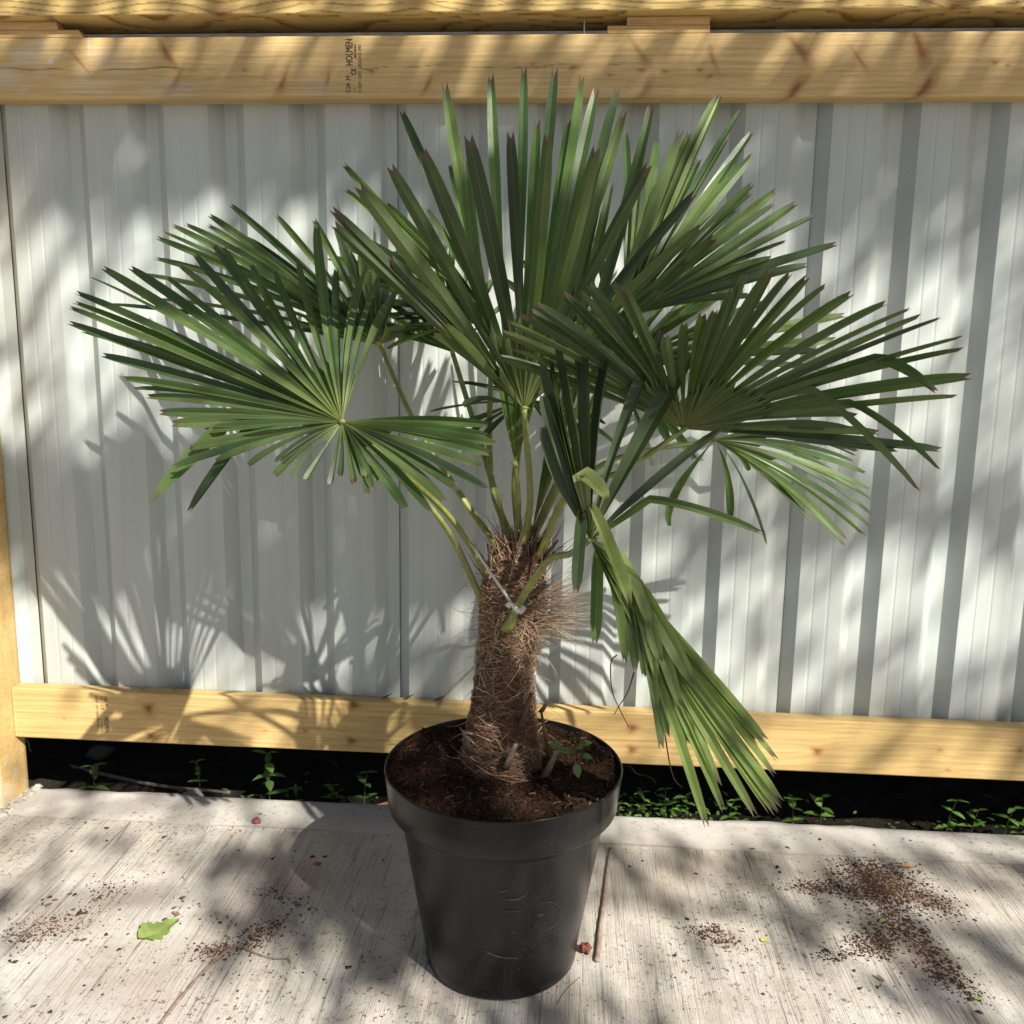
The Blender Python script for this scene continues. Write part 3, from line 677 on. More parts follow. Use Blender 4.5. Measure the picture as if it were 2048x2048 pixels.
def frond(hub_px, hub_y, n_up, tips, base, ctrl, label=None, Lmin=.15, Lmax=.66, W=.027, dphi=.115, arch=.05, sag=.0, shade=0, pr=(.0085,.0055), pcol=((.20,.21,.045),(.16,.19,.045)), fold=.80, lit=1.0, extra=0, seed=0, tw=.35, web=True, fill=0):
    rs=np.random.default_rng(100+seed)
    hub=at(hub_px[0],hub_px[1],hub_y); n=nrm(n_up); blade=MB(); ends=[]; spines=[]
    for tp in tips:
        px,py=tp[0],tp[1]; o=tp[2] if len(tp)>2 else {}
        nn=nrm(o.get('n',n_up)); hh=hub
        if 'bend' in o:
            b=solve_tip(*o['bend'],hub,nn,.04,Lmax,); 
            d=ray(px,py); yy=b[1]+o.get('dy',-.03); e=CAM+d*(yy-CAM[1])/d[1]
            m1=(hub+b)/2+nn*arch*np.linalg.norm(b-hub)
            A=bez(hub,m1,b,9); Bm=(b+e)/2+np.array([0,0,.012]); Bc=bez(b,Bm,e,9)
            P=np.vstack([A[:-1],[A[-1]*.8+A[-2]*.1+Bc[1]*.1],Bc[1:]])
        else:
            e=solve_tip(px,py,hub,nn,o.get('lmin',Lmin),o.get('lmax',Lmax))
            L=np.linalg.norm(e-hub); mpt=(hub+e)/2+nn*arch*L*rs.uniform(.5,1.5)+np.array([0,0,sag*L])+rs.normal(0,.006,3)
            if 'mid' in o: mpt=2*solve_tip(*o['mid'],hub,nn,.03,Lmax)-(hub+e)/2
            P=bez(hub,mpt,e,19)[[0,1,2,3,4,5,6,7,8,9,10,11,12,13,14,15,16,17,18]]
        col=GREEN[rs.integers(0,4)]*rs.uniform(.8,1.25)*lit  # lit scales the leaf colour
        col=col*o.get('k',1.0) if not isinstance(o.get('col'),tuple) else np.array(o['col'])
        leaflet(blade,P,nrm(o.get('nl',nn)),o.get('w',W)*rs.uniform(.88,1.1),o.get('dphi',dphi),col,fold*rs.uniform(.6,1.35),rs.normal(0,tw)+o.get('tw',0),tipf=(rs.uniform(.006,.016) if rs.uniform()<.85 else rs.uniform(.035,.08)),uni=('bend' in o))
        ends.append(e)
        if 'bend' not in o and 'mid' not in o and web: spines.append((P,nn))
    e1=nrm(np.cross(n,[.31,.2,.93])); e2=np.cross(n,e1); order=[]
    if fill:
        od=sorted(range(len(spines)),key=lambda i:math.atan2((spines[i][0][6]-hub)@e2,(spines[i][0][6]-hub)@e1))
        for a_,b_ in list(zip(od,od[1:])):
            A,B=spines[a_][0],spines[b_][0]; ua,ub=nrm(A[8]-hub),nrm(B[8]-hub); g_=math.degrees(math.acos(np.clip(ua@ub,-1,1)))
            if not fill<g_<24: continue
            P=hub+((A+B)/2-hub)*rs.uniform(.88,1.04)+n*.01*np.linspace(0,1,len(A))[:,None]**2*rs.uniform(-1,1)
            P[:,1]=np.minimum(P[:,1],-.035)
            leaflet(blade,P,n,W*rs.uniform(.8,1.05),dphi,GREEN[rs.integers(0,4)]*rs.uniform(.75,1.25)*lit,fold*rs.uniform(.7,1.4),rs.normal(0,tw),tipf=rs.uniform(.006,.016)); spines.append((P,n))
    for P,nn in spines:
        q=P[4]-hub; order.append(math.atan2(q@e2,q@e1))
    idx=sorted(range(len(spines)),key=lambda i:order[i])
    for a_,b_ in zip(idx,idx[1:]+idx[:1]):
        da=(order[b_]-order[a_])%(2*math.pi)
        if da>R(20) or da<R(.3): continue
        Pa,Pb=spines[a_][0],spines[b_][0]; V=[];C=[]; K_=6; lim=min(.19,.75*W/max(da,.05),.36*min(np.linalg.norm(spines[a_][0][-1]-hub),np.linalg.norm(spines[b_][0][-1]-hub)))
        def pt(P,r):
            d_=np.linalg.norm(P-hub,axis=1); d_=np.maximum.accumulate(d_); return np.array([np.interp(r,d_,P[:,j]) for j in range(3)])
        for i in range(K_):
            r=lim*i/(K_-1)+.002; A_,B_=pt(Pa,r),pt(Pb,r); g_=np.linalg.norm(B_-A_)
            md=(A_+B_)/2-n*g_*.62
            md=md if i<K_-1 else md*.35+lastmd*.65
            lastmd=md; f_=min(1,r/.09); cb=np.array([.20,.22,.06])*(1-f_)+GREEN[1]*lit*f_; cr=np.array([.26,.27,.10])*(1-f_)+np.array([.20,.22,.09])*f_
            V+=[A_,(A_+md)/2,md,(B_+md)/2,B_]; C+=[cr,cb,cb*.9,cb,cr]
        for i in range(K_-1):
            for j in range(4): pass
        blade.add(V,[(i*5+j,(i+1)*5+j,(i+1)*5+j+1,i*5+j+1) for i in range(K_-1) for j in range(4)],C)
    # hastula: the little collar where the blade meets its stalk
    blade.lump(hub+n*.003,.009,(.24,.25,.08),.6)
    fr=sub('frond',blade,M_LEAF,palm)
    if label: fr['label']=label
    # stalk
    b0=np.array(base); P=spline([b0]+[np.array(c) for c in ctrl]+[hub],26); pet=MB()
    tt=np.linspace(0,1,26); cc=[tuple(np.array(pcol[0])*(1-t)+np.array(pcol[1])*t) for t in tt]
    rad=np.interp(tt,[0,.12,1],[pr[0]*1.7,pr[0],pr[1]])
    pet.tube(P,rad,8,cc,flat=.7)
    sub('petiole',pet,M_PETIOLE,fr)
    FR.append((hub,ends)); return fr

c3=lambda x,y:(100+x/2.091,380+y/2.091)
c4=lambda x,y:(640+x/2.415,100+y/2.415)
c5=lambda x,y:(1000+x/1.8435,400+y/1.8435)
c6=lambda x,y:(900+x/3.864,780+y/3.864)
c7=lambda x,y:(1100+x/2.415,900+y/2.415)
d8=lambda x,y:(760+x/3.578,640+y/3.578)
fu=lambda x,y:(x*1.06,y*1.06)
def TP(f,l): return [f(q[0],q[1])+tuple(q[2:]) for q in l]
def bd(f,x,y,**k): 
    k['bend']=f(x,y); return k
cz=lambda dx,dy,z:(trunk_c(z)[0]+dx,TY+dy,z)

# the young upright fan behind the middle (hub low, long narrow segments)
frond(c6(505,570),-.545,(.05,-.98,.12),TP(c4,[(600,158),(825,110),(985,75),(1135,85),(1265,120),(1335,185),(1440,165),(1470,290),(700,520),(1050,330),(1200,330)]),cz(-.005,.01,.84),[cz(-.012,.02,.93)],
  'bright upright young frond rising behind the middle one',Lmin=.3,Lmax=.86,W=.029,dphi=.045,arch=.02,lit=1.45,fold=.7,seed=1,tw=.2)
# pale folded leaf just right of the middle stalk
frond(c6(640,1060),-.53,(.2,-.95,.1),TP(c4,[(1605,265),(1745,380),(1350,720),(1410,640),(1230,990),(1500,690)]),cz(.012,.012,.85),[cz(.014,.015,.88)],'half folded young frond right of the middle stalk',Lmin=.2,Lmax=.8,W=.028,dphi=.05,arch=.02,lit=1.1,fold=.8,seed=2,tw=.2)
# rear left, low and flat
frond((985,640),-.30,(-.1,-.75,.65),[(688,328),(803,222),(853,417),(772,408),(690,380),(681,491),(730,505),(705,545),(745,575),(765,610),(790,640),(812,668),(900,330),(930,420),(840,455),(655,515),(668,555),(688,600),(715,640),(742,672),(775,700),(700,468),(735,560),(760,520),(800,480),(870,500)],cz(-.015,.045,.85),[(1.25,-.45,.98)],'frond spreading back to the left behind the middle',Lmin=.2,Lmax=.62,lit=1.35,seed=3,W=.030)
# rear right
frond((1235,735),-.30,(.1,-.75,.65),TP(c5,[(920,175),(920,225),(990,245),(1275,425),(1240,515),(1000,375),(1100,470),(1180,560),(1080,610),(900,450),(700,410),(620,890),(560,985),(720,960),(1280,640)])+[(1385,330),(1340,420),(1290,500),(1010,560),(1040,520),(1075,610),(1020,640),(1110,560),(1150,500),(1190,470),(1420,470),(1460,560),(1500,640),(1440,720),(1090,680),(1060,740)],cz(.02,.045,.85),[(1.40,-.43,.99)],'frond spreading back to the right behind the others',Lmin=.18,Lmax=.62,lit=1.2,seed=4,W=.028)
# rear low frond hanging behind the middle stalk
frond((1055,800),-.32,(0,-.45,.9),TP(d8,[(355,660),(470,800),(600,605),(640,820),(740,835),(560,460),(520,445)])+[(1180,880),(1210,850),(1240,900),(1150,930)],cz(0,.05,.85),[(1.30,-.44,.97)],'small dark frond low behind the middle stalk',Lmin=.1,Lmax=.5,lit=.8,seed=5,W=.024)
frond((905,705),-.34,(-.05,-.70,.70),[(700,560),(718,598),(735,640),(757,668),(745,522),(790,500),(830,478),(868,470),(715,625),(748,590),(770,560),(905,480),(945,500),(985,560),(1010,610)],cz(-.02,.045,.84),[(1.26,-.46,.94)],'short bright frond filling the gap left of the middle one',Lmin=.12,Lmax=.5,lit=1.5,seed=14,W=.025)
# behind the left fan
frond((760,690),-.42,(-.1,-.72,.69),TP(c3,[(440,287),(445,200),(468,175),(510,148),(565,145),(665,105),(755,62),(785,85),(820,200),(850,220),(1105,125),(1195,165),(1255,260),(1300,250),(250,480),(380,455),(1360,330),(1420,400),(1450,420),(1540,540),(1610,575),(1480,620)]),cz(-.03,.03,.83),[(1.20,-.50,.93),(1.10,-.46,1.07)],'frond half hidden behind the big left fan',Lmin=.18,Lmax=.66,lit=1.0,fill=6.5,W=.024,seed=6)
# upper right
frond(fu(1180,600),-.44,(-.1,-.9,.42),TP(fu,[(1355,178),(1345,195),(1400,205),(1418,250),(1420,292),(1420,348),(1418,365,dict(k=1.5)),(1465,358),(1503,383),(1537,408),(1580,460),(1430,480),(1440,510),(1300,250),(1225,200),(1250,330),(1360,180,dict(col=(.17,.24,.045))),(1500,480),(1420,560),(1390,395),(1390,300),(1372,262),(1320,300),(1290,330),(1240,260),(1200,290),(1455,425),(1485,455),(1525,500),(1345,400),(1300,420),(1180,250)]),cz(.02,.02,.85),[(1.40,-.52,.99)],'tall bright frond leaning to the upper right',Lmin=.2,Lmax=.68,lit=1.25,fill=6.5,seed=7,W=.0265)
# lower right fan
frond(c5(790,885),-.50,(.35,-.55,.76),TP(c5,[(1320,930),(1310,945),(1350,1010),(1365,1070),(1375,1110),(1375,1170),(1365,1210),(1350,1240),(1335,1235),(1270,1280),(1145,1190),(1105,1140),(980,1270,dict(mid=c5(880,1010))),(850,1180),(1230,1000),(1180,960),(920,1000),(625,1205,dict(mid=c5(650,1080))),(1280,910),(1060,870)]),cz(.035,.0,.83),[(1.41,-.55,.95),(1.50,-.53,1.02)],'lower right frond with drooping pale tips',Lmin=.12,Lmax=.56,lit=1.2,fill=7.0,seed=8,W=.022,sag=.05)
# the middle fan, seen from below
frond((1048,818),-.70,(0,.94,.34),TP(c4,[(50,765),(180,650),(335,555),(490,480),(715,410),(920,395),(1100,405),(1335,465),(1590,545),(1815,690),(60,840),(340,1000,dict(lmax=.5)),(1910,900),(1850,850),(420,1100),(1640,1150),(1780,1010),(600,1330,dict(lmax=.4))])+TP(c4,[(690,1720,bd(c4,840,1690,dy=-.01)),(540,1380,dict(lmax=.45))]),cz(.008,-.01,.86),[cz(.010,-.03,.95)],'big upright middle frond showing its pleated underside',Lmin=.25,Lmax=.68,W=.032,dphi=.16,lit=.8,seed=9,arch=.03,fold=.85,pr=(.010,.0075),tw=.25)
# the big left fan
T1=[(1835,980),(1868,1062),(1845,1105),(1808,1158),(1830,1255),(1650,1305),(1490,1335),(1380,1215),(1345,1250),(1325,1275),(1275,1230),(1175,1235),(1070,1215),(940,1195),(830,1155),(990,1130),(515,1160),(585,1080),(790,1030),
 (420,1300,bd(c3,830,900,dy=-.06,w=.036,dphi=.2)),(580,1350,bd(c3,900,935,dy=-.06,w=.036,dphi=.2)),(510,978),(458,930),(345,835),(305,790),(218,690),(135,590),(78,555),(78,492),(105,430),(165,365),(220,325),(335,325),(485,365),(540,318),(605,270),(680,228),(725,235),(840,310),(940,330),(1115,150),(1200,330),(1290,400),(1330,310),(1440,440),(100,470)]
frond(c3(1222,970),-.82,(-.18,-.74,.65),TP(c3,T1),cz(-.05,-.02,.80),[(1.19,-.64,.92),(1.10,-.74,1.03)],'big left frond facing the viewer with pale yellow hub',Lmin=.1,Lmax=.64,W=.0245,dphi=.125,fill=6.5,seed=10,arch=.045,lit=1.02)
# second stalk on the left belongs to a frond whose blade hides behind the left fan
# right fan
T5=[(1630,925),(1470,920),(1620,1000,bd(c5,1290,755,dy=-.06)),(1545,1080,bd(c5,1150,705,dy=-.08)),(1690,728),(1740,652),(1610,710,bd(c5,1390,590,dy=-.05)),(1715,553),(1710,507),(1630,437),(1560,428),(1430,380),(1300,345),(1135,283),(1000,258),(905,275),(745,420),(460,325),(410,300),(325,308),(230,345),(130,385),(65,425),(5,488),(0,580),(610,500),(1320,800),(1200,850),(1400,860),(860,330)]
frond(c5(680,845),-.76,(.18,.70,.69),TP(c5,T5),cz(.04,-.02,.83),[(1.41,-.66,.97),(1.50,-.73,1.02)],'big right frond seen from its underside, coloured dark as in shade',Lmin=.2,Lmax=.66,W=.0255,dphi=.12,fill=7.6,seed=11,arch=.04,lit=.78)
# front frond, upright half with shade put into its colour, and broken hanging half
T8=[(160,590),(195,590),(215,490),(310,455),(425,430),(605,480),(710,560),(820,850),(160,715),(215,710),(165,830)]
up=[q+(dict(n=(.05,-.97,.2),nl=(-.80,-.58,.10),w=.038,k=.42),) for q in TP(c5,T8)]
nd=(.25,-.95,.12)
def g(f,x,y,bx,by,dy=-.02,**k):
    dd=dict(bend=f(bx,by),n=nd,dy=dy); dd.update(k); return f(x,y)+(dd,)
down=[g(c7,125,690,152,285,w=.027),g(c7,215,940,225,480,w=.028),g(c7,385,745,190,258,w=.031,col=(.25,.285,.10),dy=-.05,nl=(.15,-.85,.5)),g(c7,360,1030,290,600,w=.030),g(c7,485,860,330,500,w=.029,col=(.20,.255,.08),nl=(.2,-.85,.45)),g(c7,535,1030,420,650,w=.029,col=(.20,.255,.08),nl=(.2,-.85,.45)),
 g(c7,515,1110,390,640,w=.029,col=(.20,.255,.08),nl=(.2,-.85,.45)),g(c7,690,1130,450,700,w=.036,col=(.20,.255,.08),nl=(.2,-.85,.45)),g(c7,410,1065,370,760),g(c7,450,1100,400,700),g(c7,515,1260,450,900,col=(.13,.18,.055)),g(c7,630,1245,500,850,w=.029,col=(.20,.255,.08),nl=(.2,-.85,.45)),
 g(c5,970,1230,550,1100,w=.020,k=.7,dy=-.05),g(c6,1215,850,1010,655,w=.034,col=(.22,.25,.09),dy=-.05)]
for (x,y) in [(535,1445),(565,1390),(690,1360),(670,1430),(820,1630),(840,1745),(755,1820),(995,1770),(1060,1750),(1090,1760),(1110,1740),(1120,1705),(1085,1575),(1100,1505),(1050,1410),(1010,1420)]:
    mx,my=330+(x-193)*.18,430+(y-430)*.42
    down.append(c7(x,y)+(dict(n=nd,mid=c7(mx+ (x-193)*.08,my),w=.024,nl=(.3,-.80,.5),col=(.165,.22,.06) if x>600 else (.08,.13,.045),lmax=.80),))
frond(c7(195,432),-.86,nd,up+down,cz(.0,-.058,.705),[at(*c6(560,1600),TY-.085),at(*c6(760,1320),TY-.16),at(*c6(930,1265),-.82)],'front frond with upright segments coloured dark as in shade and a broken half hanging over the pot',Lmin=.12,Lmax=.66,W=.030,dphi=.34,seed=12,arch=.02,pr=(.0095,.0075),pcol=((.22,.23,.06),(.20,.23,.08)),tw=.25,web=False)

# loose stalk from the crown towards the left fan (second stalk seen at left)
mb=MB(); P=spline([cz(-.052,-.03,.745),at(895,1060,-.66),at(800,950,-.70),at(740,900,-.70)],24); mb.tube(P,np.linspace(.0085,.005,24),8,(.17,.18,.045),flat=.7)
sub('petiole',mb,M_PETIOLE,palm)
# dead bristles hanging below the front frond
mb=MB()
for l in ([(1234,1310),(1222,1325),(1224,1380),(1240,1420),(1258,1455)],[(1268,1345),(1255,1385),(1238,1412),(1228,1430)],[(1330,1470),(1340,1530),(1350,1560),(1365,1575)]):
    mb.tube(spline([at(x,y,-.80) for x,y in l],18),np.linspace(.0013,.0006,18),4,(.13,.08,.05))
sub('dead_strand',mb,M_FIBRE,palm)

# white tape tied round the front stalk
mb=MB(); q=lambda x,y,d=TY-.10:at(*c8(x,y),d)
def ribbon(mb,pts,w,c,up=(0,.3,1)):
    P=spline(pts,20); T=np.gradient(P,axis=0); V=[]
    for i in range(20):
        l=nrm(np.cross(T[i],np.array([.2,1,.25]))); V+=[P[i]-l*w[i if i<len(w) else -1],P[i]+l*w[i if i<len(w) else -1]]
    mb.add(V,[(2*i,2*i+2,2*i+3,2*i+1) for i in range(19)],c)
ribbon(mb,[q(630,110,TY-.06),q(720,240,TY-.075),q(810,370),q(895,495)],np.interp(np.linspace(0,1,20),[0,.2,1],[.001,.0028,.003]),(.50,.49,.45))
ribbon(mb,[q(868,520),q(890,500,TY-.105),q(925,535,TY-.115),q(950,550,TY-.112),q(980,515,TY-.10)],[.0050]*20,(.55,.54,.51))
o=mb.build('plastic_tie',M_WHITE,None,origin=tuple(q(900,510)))
sm=o.modifiers.new('s','SOLIDIFY'); sm.thickness=.0006
tag(o,'white plastic tape knotted round the front stalk of the palm','tie')

# ------------------------------------------------------------------ small plants
def ovate(mb,p,d,up,L,w,col,curl=.25):
    d=nrm(d); s_=nrm(np.cross(d,up)); n=np.cross(s_,d); V=[];C=[];m=8
    for i in range(m):
        t=i/(m-1); hw=w*.5*(math.sin(math.pi*min(1,t**.8))**.8)*(1-.15*t)+.0003
        c=np.asarray(p)+d*L*t-n*curl*L*t*t
        for j,sg in enumerate((-1,0,1)): V.append(c+s_*hw*sg+n*(.12*hw if sg else -.05*hw)); C.append(tuple(np.array(col)*(1.15 if sg==0 else 1)))
    mb.add(V,[(i*3+j,(i+1)*3+j,(i+1)*3+j+1,i*3+j+1) for i in range(m-1) for j in range(2)],C)
M_WEED=mat_leaf(); M_WEED.name='weed_leaf'
def seedling(p,h,leaves,label,group='weeds along the rear edge of the slab',size=.03,col=(.07,.15,.03),lean=(0,0),name='weed_seedling',seed=0):
    rs=np.random.default_rng(seed+500); p=np.array(p,float)
    e=empty(name,tuple(p),label,'weed',group)
    st=MB(); top=p+np.array([lean[0],lean[1],h]); P=bez(p-np.array([0,0,.01]),p+np.array([lean[0]*.2,lean[1]*.2,h*.6]),top,10); st.tube(P,np.linspace(.0014,.0008,10),5,(.12,.16,.06)); sub('stem',st,M_WEED,e)
    for i in range(leaves):
        t=1-(i//2)*.9/max(1,(leaves-1)//2+1); q=P[min(9,int(t*9))]; a=rs.uniform(0,.8)+math.pi*(i%2)+ (i//2)*1.5
        b=MB(); L=size*rs.uniform(.75,1.25)*(1.05 if i>1 else .8); ovate(b,q,(math.cos(a),math.sin(a)*.8-.15,rs.uniform(.05,.55)),(0,0,1),L,L*rs.uniform(.38,.5),np.array(col)*rs.uniform(.75,1.3)); sub('leaf',b,M_WEED,e)
    return e
def bed(px,py): return floor_at(px,py,-.06)
WP=[(190,1590,.10,6,.045,'two leaved weed in the dark gap nearest the timber post'),
 (402,1592,.13,7,.032,'spindly weed with a pale bent stem in the dark gap'),
 (540,1605,.17,9,.048,'tallest weed in the dark gap, with one long drooping leaf'),
 (592,1608,.07,6,.028,'short weed right beside the tallest one in the gap'),
 (667,1612,.085,7,.034,'bushy weed between the tall weed and the pot'),
 (728,1618,.13,6,.036,'upright weed touching the left side of the pot in the photo'),
 (1290,1630,.09,8,.028,'small leafy weed in the gap just right of the pot'),
 (1330,1632,.10,8,.030,'weed with crowded leaves behind the hanging frond tips'),
 (1375,1634,.085,5,.042,'weed with one round bright leaf behind the hanging frond'),
 (1455,1642,.08,6,.03,'thin weed between the hanging frond tips'),
 (1585,1655,.10,6,.040,'bright weed just right of the hanging frond tips'),
 (1640,1658,.11,7,.042,'weed with long drooping leaves right of the frond tips'),
 (1890,1672,.13,6,.034,'dim weed standing alone in the right part of the gap'),
 (1940,1676,.10,7,.036,'low leafy weed near the right end of the gap'),
 (2005,1682,.12,7,.038,'upright weed at the right end of the gap'),
 (2036,1684,.09,7,.036,'low weed at the very right edge of the gap')]
for i,(px,py,h,nl,sz,lb) in enumerate(WP):
    b=bed(px,py); seedling((b[0],max(.05,min(b[1],.13)),-.07),h,nl,lb,size=sz,col=(.15,.30,.05) if px>1200 else (.10,.20,.045),lean=(RNG.uniform(-.015,.015),RNG.uniform(-.03,.0)),seed=i)  # weeds right of the pot get a brighter leaf colour, as if sunlit
gc=MB()                                             # low ground cover right of the pot
for q_ in range(250):
    x=RNG.choice([RNG.uniform(1.50,1.95),RNG.uniform(1.5,1.8),RNG.uniform(1.95,2.75),RNG.uniform(.4,1.1)],p=[.4,.3,.2,.1]); y=RNG.uniform(.04,.20); a=RNG.uniform(0,6.28); L=RNG.uniform(.010,.024)
    ovate(gc,(x,y,-.065+RNG.uniform(0,.05)),(math.cos(a),math.sin(a),RNG.uniform(0,.7)),(0,0,1),L,L*.5,np.array([.13,.27,.05])*RNG.uniform(.5,1.3))
tag(gc.build('ground_cover',M_WEED),'low carpet of tiny green weeds in the gap under the fence','weeds',kind='stuff')
# seedling growing in the pot
ps=at(1155,1515,PY-.02); e=empty('pot_seedling',(ps[0],ps[1],soil_h(ps[0],ps[1])),'small light green seedling sprouting in the compost right of the trunk','seedling')
mb=MB(); z0=soil_h(ps[0],ps[1]); b0=np.array([ps[0],ps[1],z0])
tips=[(1112,1487),(1128,1500),(1172,1483),(1152,1537),(1175,1513),(1160,1488)]
cpt=at(1148,1506,PY-.045); mb.tube(bez(b0,(b0+cpt)/2+np.array([0,0,.006]),cpt,6),.0009,5,(.12,.17,.06))
for (x,y) in tips: mb.tube(bez(cpt,(cpt+at(x,y,PY-.045))/2+np.array([0,0,.004]),at(x,y,PY-.045),5),.0006,4,(.12,.17,.06))
sub('stem',mb,M_WEED,e)
for (x,y) in tips:
    b=MB(); a=at(x,y,PY-.045); dr=nrm(a-cpt)*np.array([1,1,.5]); ovate(b,a-nrm(a-cpt)*.010,dr+np.array([0,-.25,.1]),(0,-.5,1),.020 if (x,y)!=(1152,1537) else .027,.014 if (x,y)!=(1152,1537) else .018,(.11,.20,.055)); sub('leaf',b,M_WEED,e)

# ------------------------------------------------------------------ things lying about
def single(name,mb,mat,loc,label,cat,group=None,smooth=True):
    return tag(mb.build(name,mat,None,origin=tuple(loc),smooth=smooth),label,cat,group)
# green leaf on the concrete
mb=MB(); c0=floor_at(318,1864); prof_=[(0,.0),(.08,.45),(.2,.8),(.38,1.),(.55,.95),(.72,.8),(.88,.5),(1,.05)]
a=floor_at(278,1882)-c0; b_=floor_at(358,1846)-c0; dl=nrm(b_-a); L=np.linalg.norm(b_-a)*1.02; s_=np.array([-dl[1],dl[0],0]); V=[];C=[];m=22
for i in range(m):
    t=i/(m-1); hw=.030*np.interp(t,[p[0] for p in prof_],[p[1] for p in prof_])*(1+.16*math.sin(t*34))
    for sg in (-1,-.5,0,.5,1):
        p=c0+dl*(t-.5)*L+s_*hw*sg; V.append((p[0],p[1],.004+.010*abs(sg)*(.6+.4*math.sin(t*9))+.006*math.sin(t*6)*(sg))); C.append((.20,.27,.075) if sg else (.28,.34,.13))
mb.add(V,[(i*5+j,(i+1)*5+j,(i+1)*5+j+1,i*5+j+1) for i in range(m-1) for j in range(4)],C)
single('fallen_leaf',mb,M_WEED,c0,'bright green fallen leaf with wavy edges on the concrete left of the pot','leaf')
def stick(pts,r0,r1,col,name,label,cat,z=None,taper=1):
    P=[]
    for i,(x,y) in enumerate(pts):
        p=floor_at(x,y,r0); P.append(p)
    n=len(P)*8; mb=MB(); Q=spline(P,n); cc=[tuple(np.array(col)*RNG.uniform(.8,1.2)) for _ in range(n)]
    mb.tube(Q,np.linspace(r0,r1,n)*(1+.08*np.sin(np.arange(n)*1.7)),8,cc); return single(name,mb,M_MISC,P[len(P)//2],label,cat)
stick([(310,2060),(365,1990),(420,1930),(462,1897),(482,1893),(505,1904),(540,1916),(575,1918),(580,1926)],.0032,.0012,(.20,.14,.115),'twig','long bent twig running from the bottom edge past the green leaf','twig')
stick([(1221,1697),(1214,1745),(1208,1800),(1200,1860),(1194,1922)],.0036,.0058,(.27,.20,.165),'stick','straight brown stick lying on the concrete right of the pot','stick')
stick([(1115,2008),(1125,1990),(1140,1972),(1155,1958)],.0010,.0008,(.25,.19,.11),'berry_stalk','thin dry forked stalk at the right foot of the pot','stalk')
bp=floor_at(1170,1895,.012); mb=MB()
for q_ in range(14): 
    v_=RNG.normal(0,1,3); v_=v_/np.linalg.norm(v_)*.008; mb.lump(bp+v_,.0055,(.17*RNG.uniform(.7,1.2),.055,.035),1)
single('dried_fruit',mb,M_MISC,bp,'small wrinkled red brown fruit between the pot and the stick','fruit')
mb=MB(); bp=floor_at(513,1642,.007); mb.lump(bp,.0085,(.30,.09,.11),1); mb.lump(bp+np.array([0,0,.002]),.007,(.32,.10,.12),1); single('berry',mb,M_MISC,bp,'tiny pink berry on the smooth slab margin left of the pot','berry')
mb=MB(); bp=floor_at(636,1728,.003); ovate(mb,bp+np.array([-.012,0,0]),(1,.3,.1),(0,0,1),.022,.014,(.30,.08,.11)); single('petal',mb,M_MISC,bp,'pink petal lying on the concrete left of the pot','petal')
mb=MB(); bp=floor_at(1530,1882,.003); ovate(mb,bp+np.array([-.008,0,0]),(1,.5,.1),(0,0,1),.018,.014,(.42,.42,.05)); single('yellow_leaflet',mb,M_MISC,bp,'tiny round yellow leaf on the concrete right of the pot','leaf')
mb=MB(); bp=floor_at(1768,1840,.004); ovate(mb,bp+np.array([-.012,-.008,0]),(1,.8,.1),(0,0,1),.032,.010,(.20,.27,.10)); single('green_leaflet',mb,M_MISC,bp,'narrow green leaf scrap lying in the spilled soil','leaf')
mb=MB(); bp=floor_at(1815,1733,.005); ovate(mb,bp+np.array([-.018,0,0]),(1,.15,.15),(0,0,1),.040,.014,(.42,.20,.09)); single('tan_leaf',mb,M_MISC,bp,'curled orange tan leaf at the top of the spilled soil','leaf')
mb=MB(); bp=floor_at(1960,1998,.003); ovate(mb,bp+np.array([-.01,0,0]),(1,.2,.1),(0,0,1),.020,.010,(.24,.30,.08)); single('olive_leaflet',mb,M_MISC,bp,'small olive leaf scrap near the bottom right corner','leaf')
# stone, brick scrap and branch in the strip behind the slab
mb=MB(); p=bed(398,1580); mb.lump((p[0],.075,-.045),.030,(.26,.25,.22),.6); single('stone',mb,M_MISC,(p[0],.075,-.06),'grey stone behind the slab edge below the spindly weed','stone')
mb=MB(); p=bed(495,1540); mb.lump((at(200,1525,.30)[0],.30,-.03),.045,(.06,.06,.055),.7); single('dark_stone',mb,M_MISC,(at(200,1525,.30)[0],.30,-.05),'dim rounded stone deep in the dark gap near the post','stone')
mb=MB(); mb.box((at(757,1590,.07)[0],.045,-.07),(at(757,1590,.07)[0]+.035,.075,-.040),(.30,.12,.07)); o=single('brick_scrap',mb,M_MISC,(at(757,1590,.07)[0],.06,-.07),'broken bit of red brick beside the left of the pot','brick',smooth=False); o.rotation_euler=(.15,-.2,.3)
mb=MB(); P=[at(140,1533,.26),at(220,1552,.20),at(330,1573,.13),at(460,1585,.07)]; mb.tube(spline(P,24),np.linspace(.007,.0045,24),8,(.16,.12,.10)); single('branch',mb,M_MISC,P[1],'dead brown branch lying across the dark gap','branch')
for i in range(2):
    px,py=[(290,1374),(352,1376)][i]; p=at(px,py,-.025); mb=MB(); ovate(mb,(p[0]-.012,-.025,ZR1+.002),(1,.1,.2),(0,0,1),.026,.010,(.09,.06,.045),-.5); single('curled_leaf',mb,M_MISC,(p[0],-.025,ZR1),['darker curled leaf scrap on the lower rail above its lettering','second leaf scrap on the lower rail, right of the darker curled one'][i],'leaf')
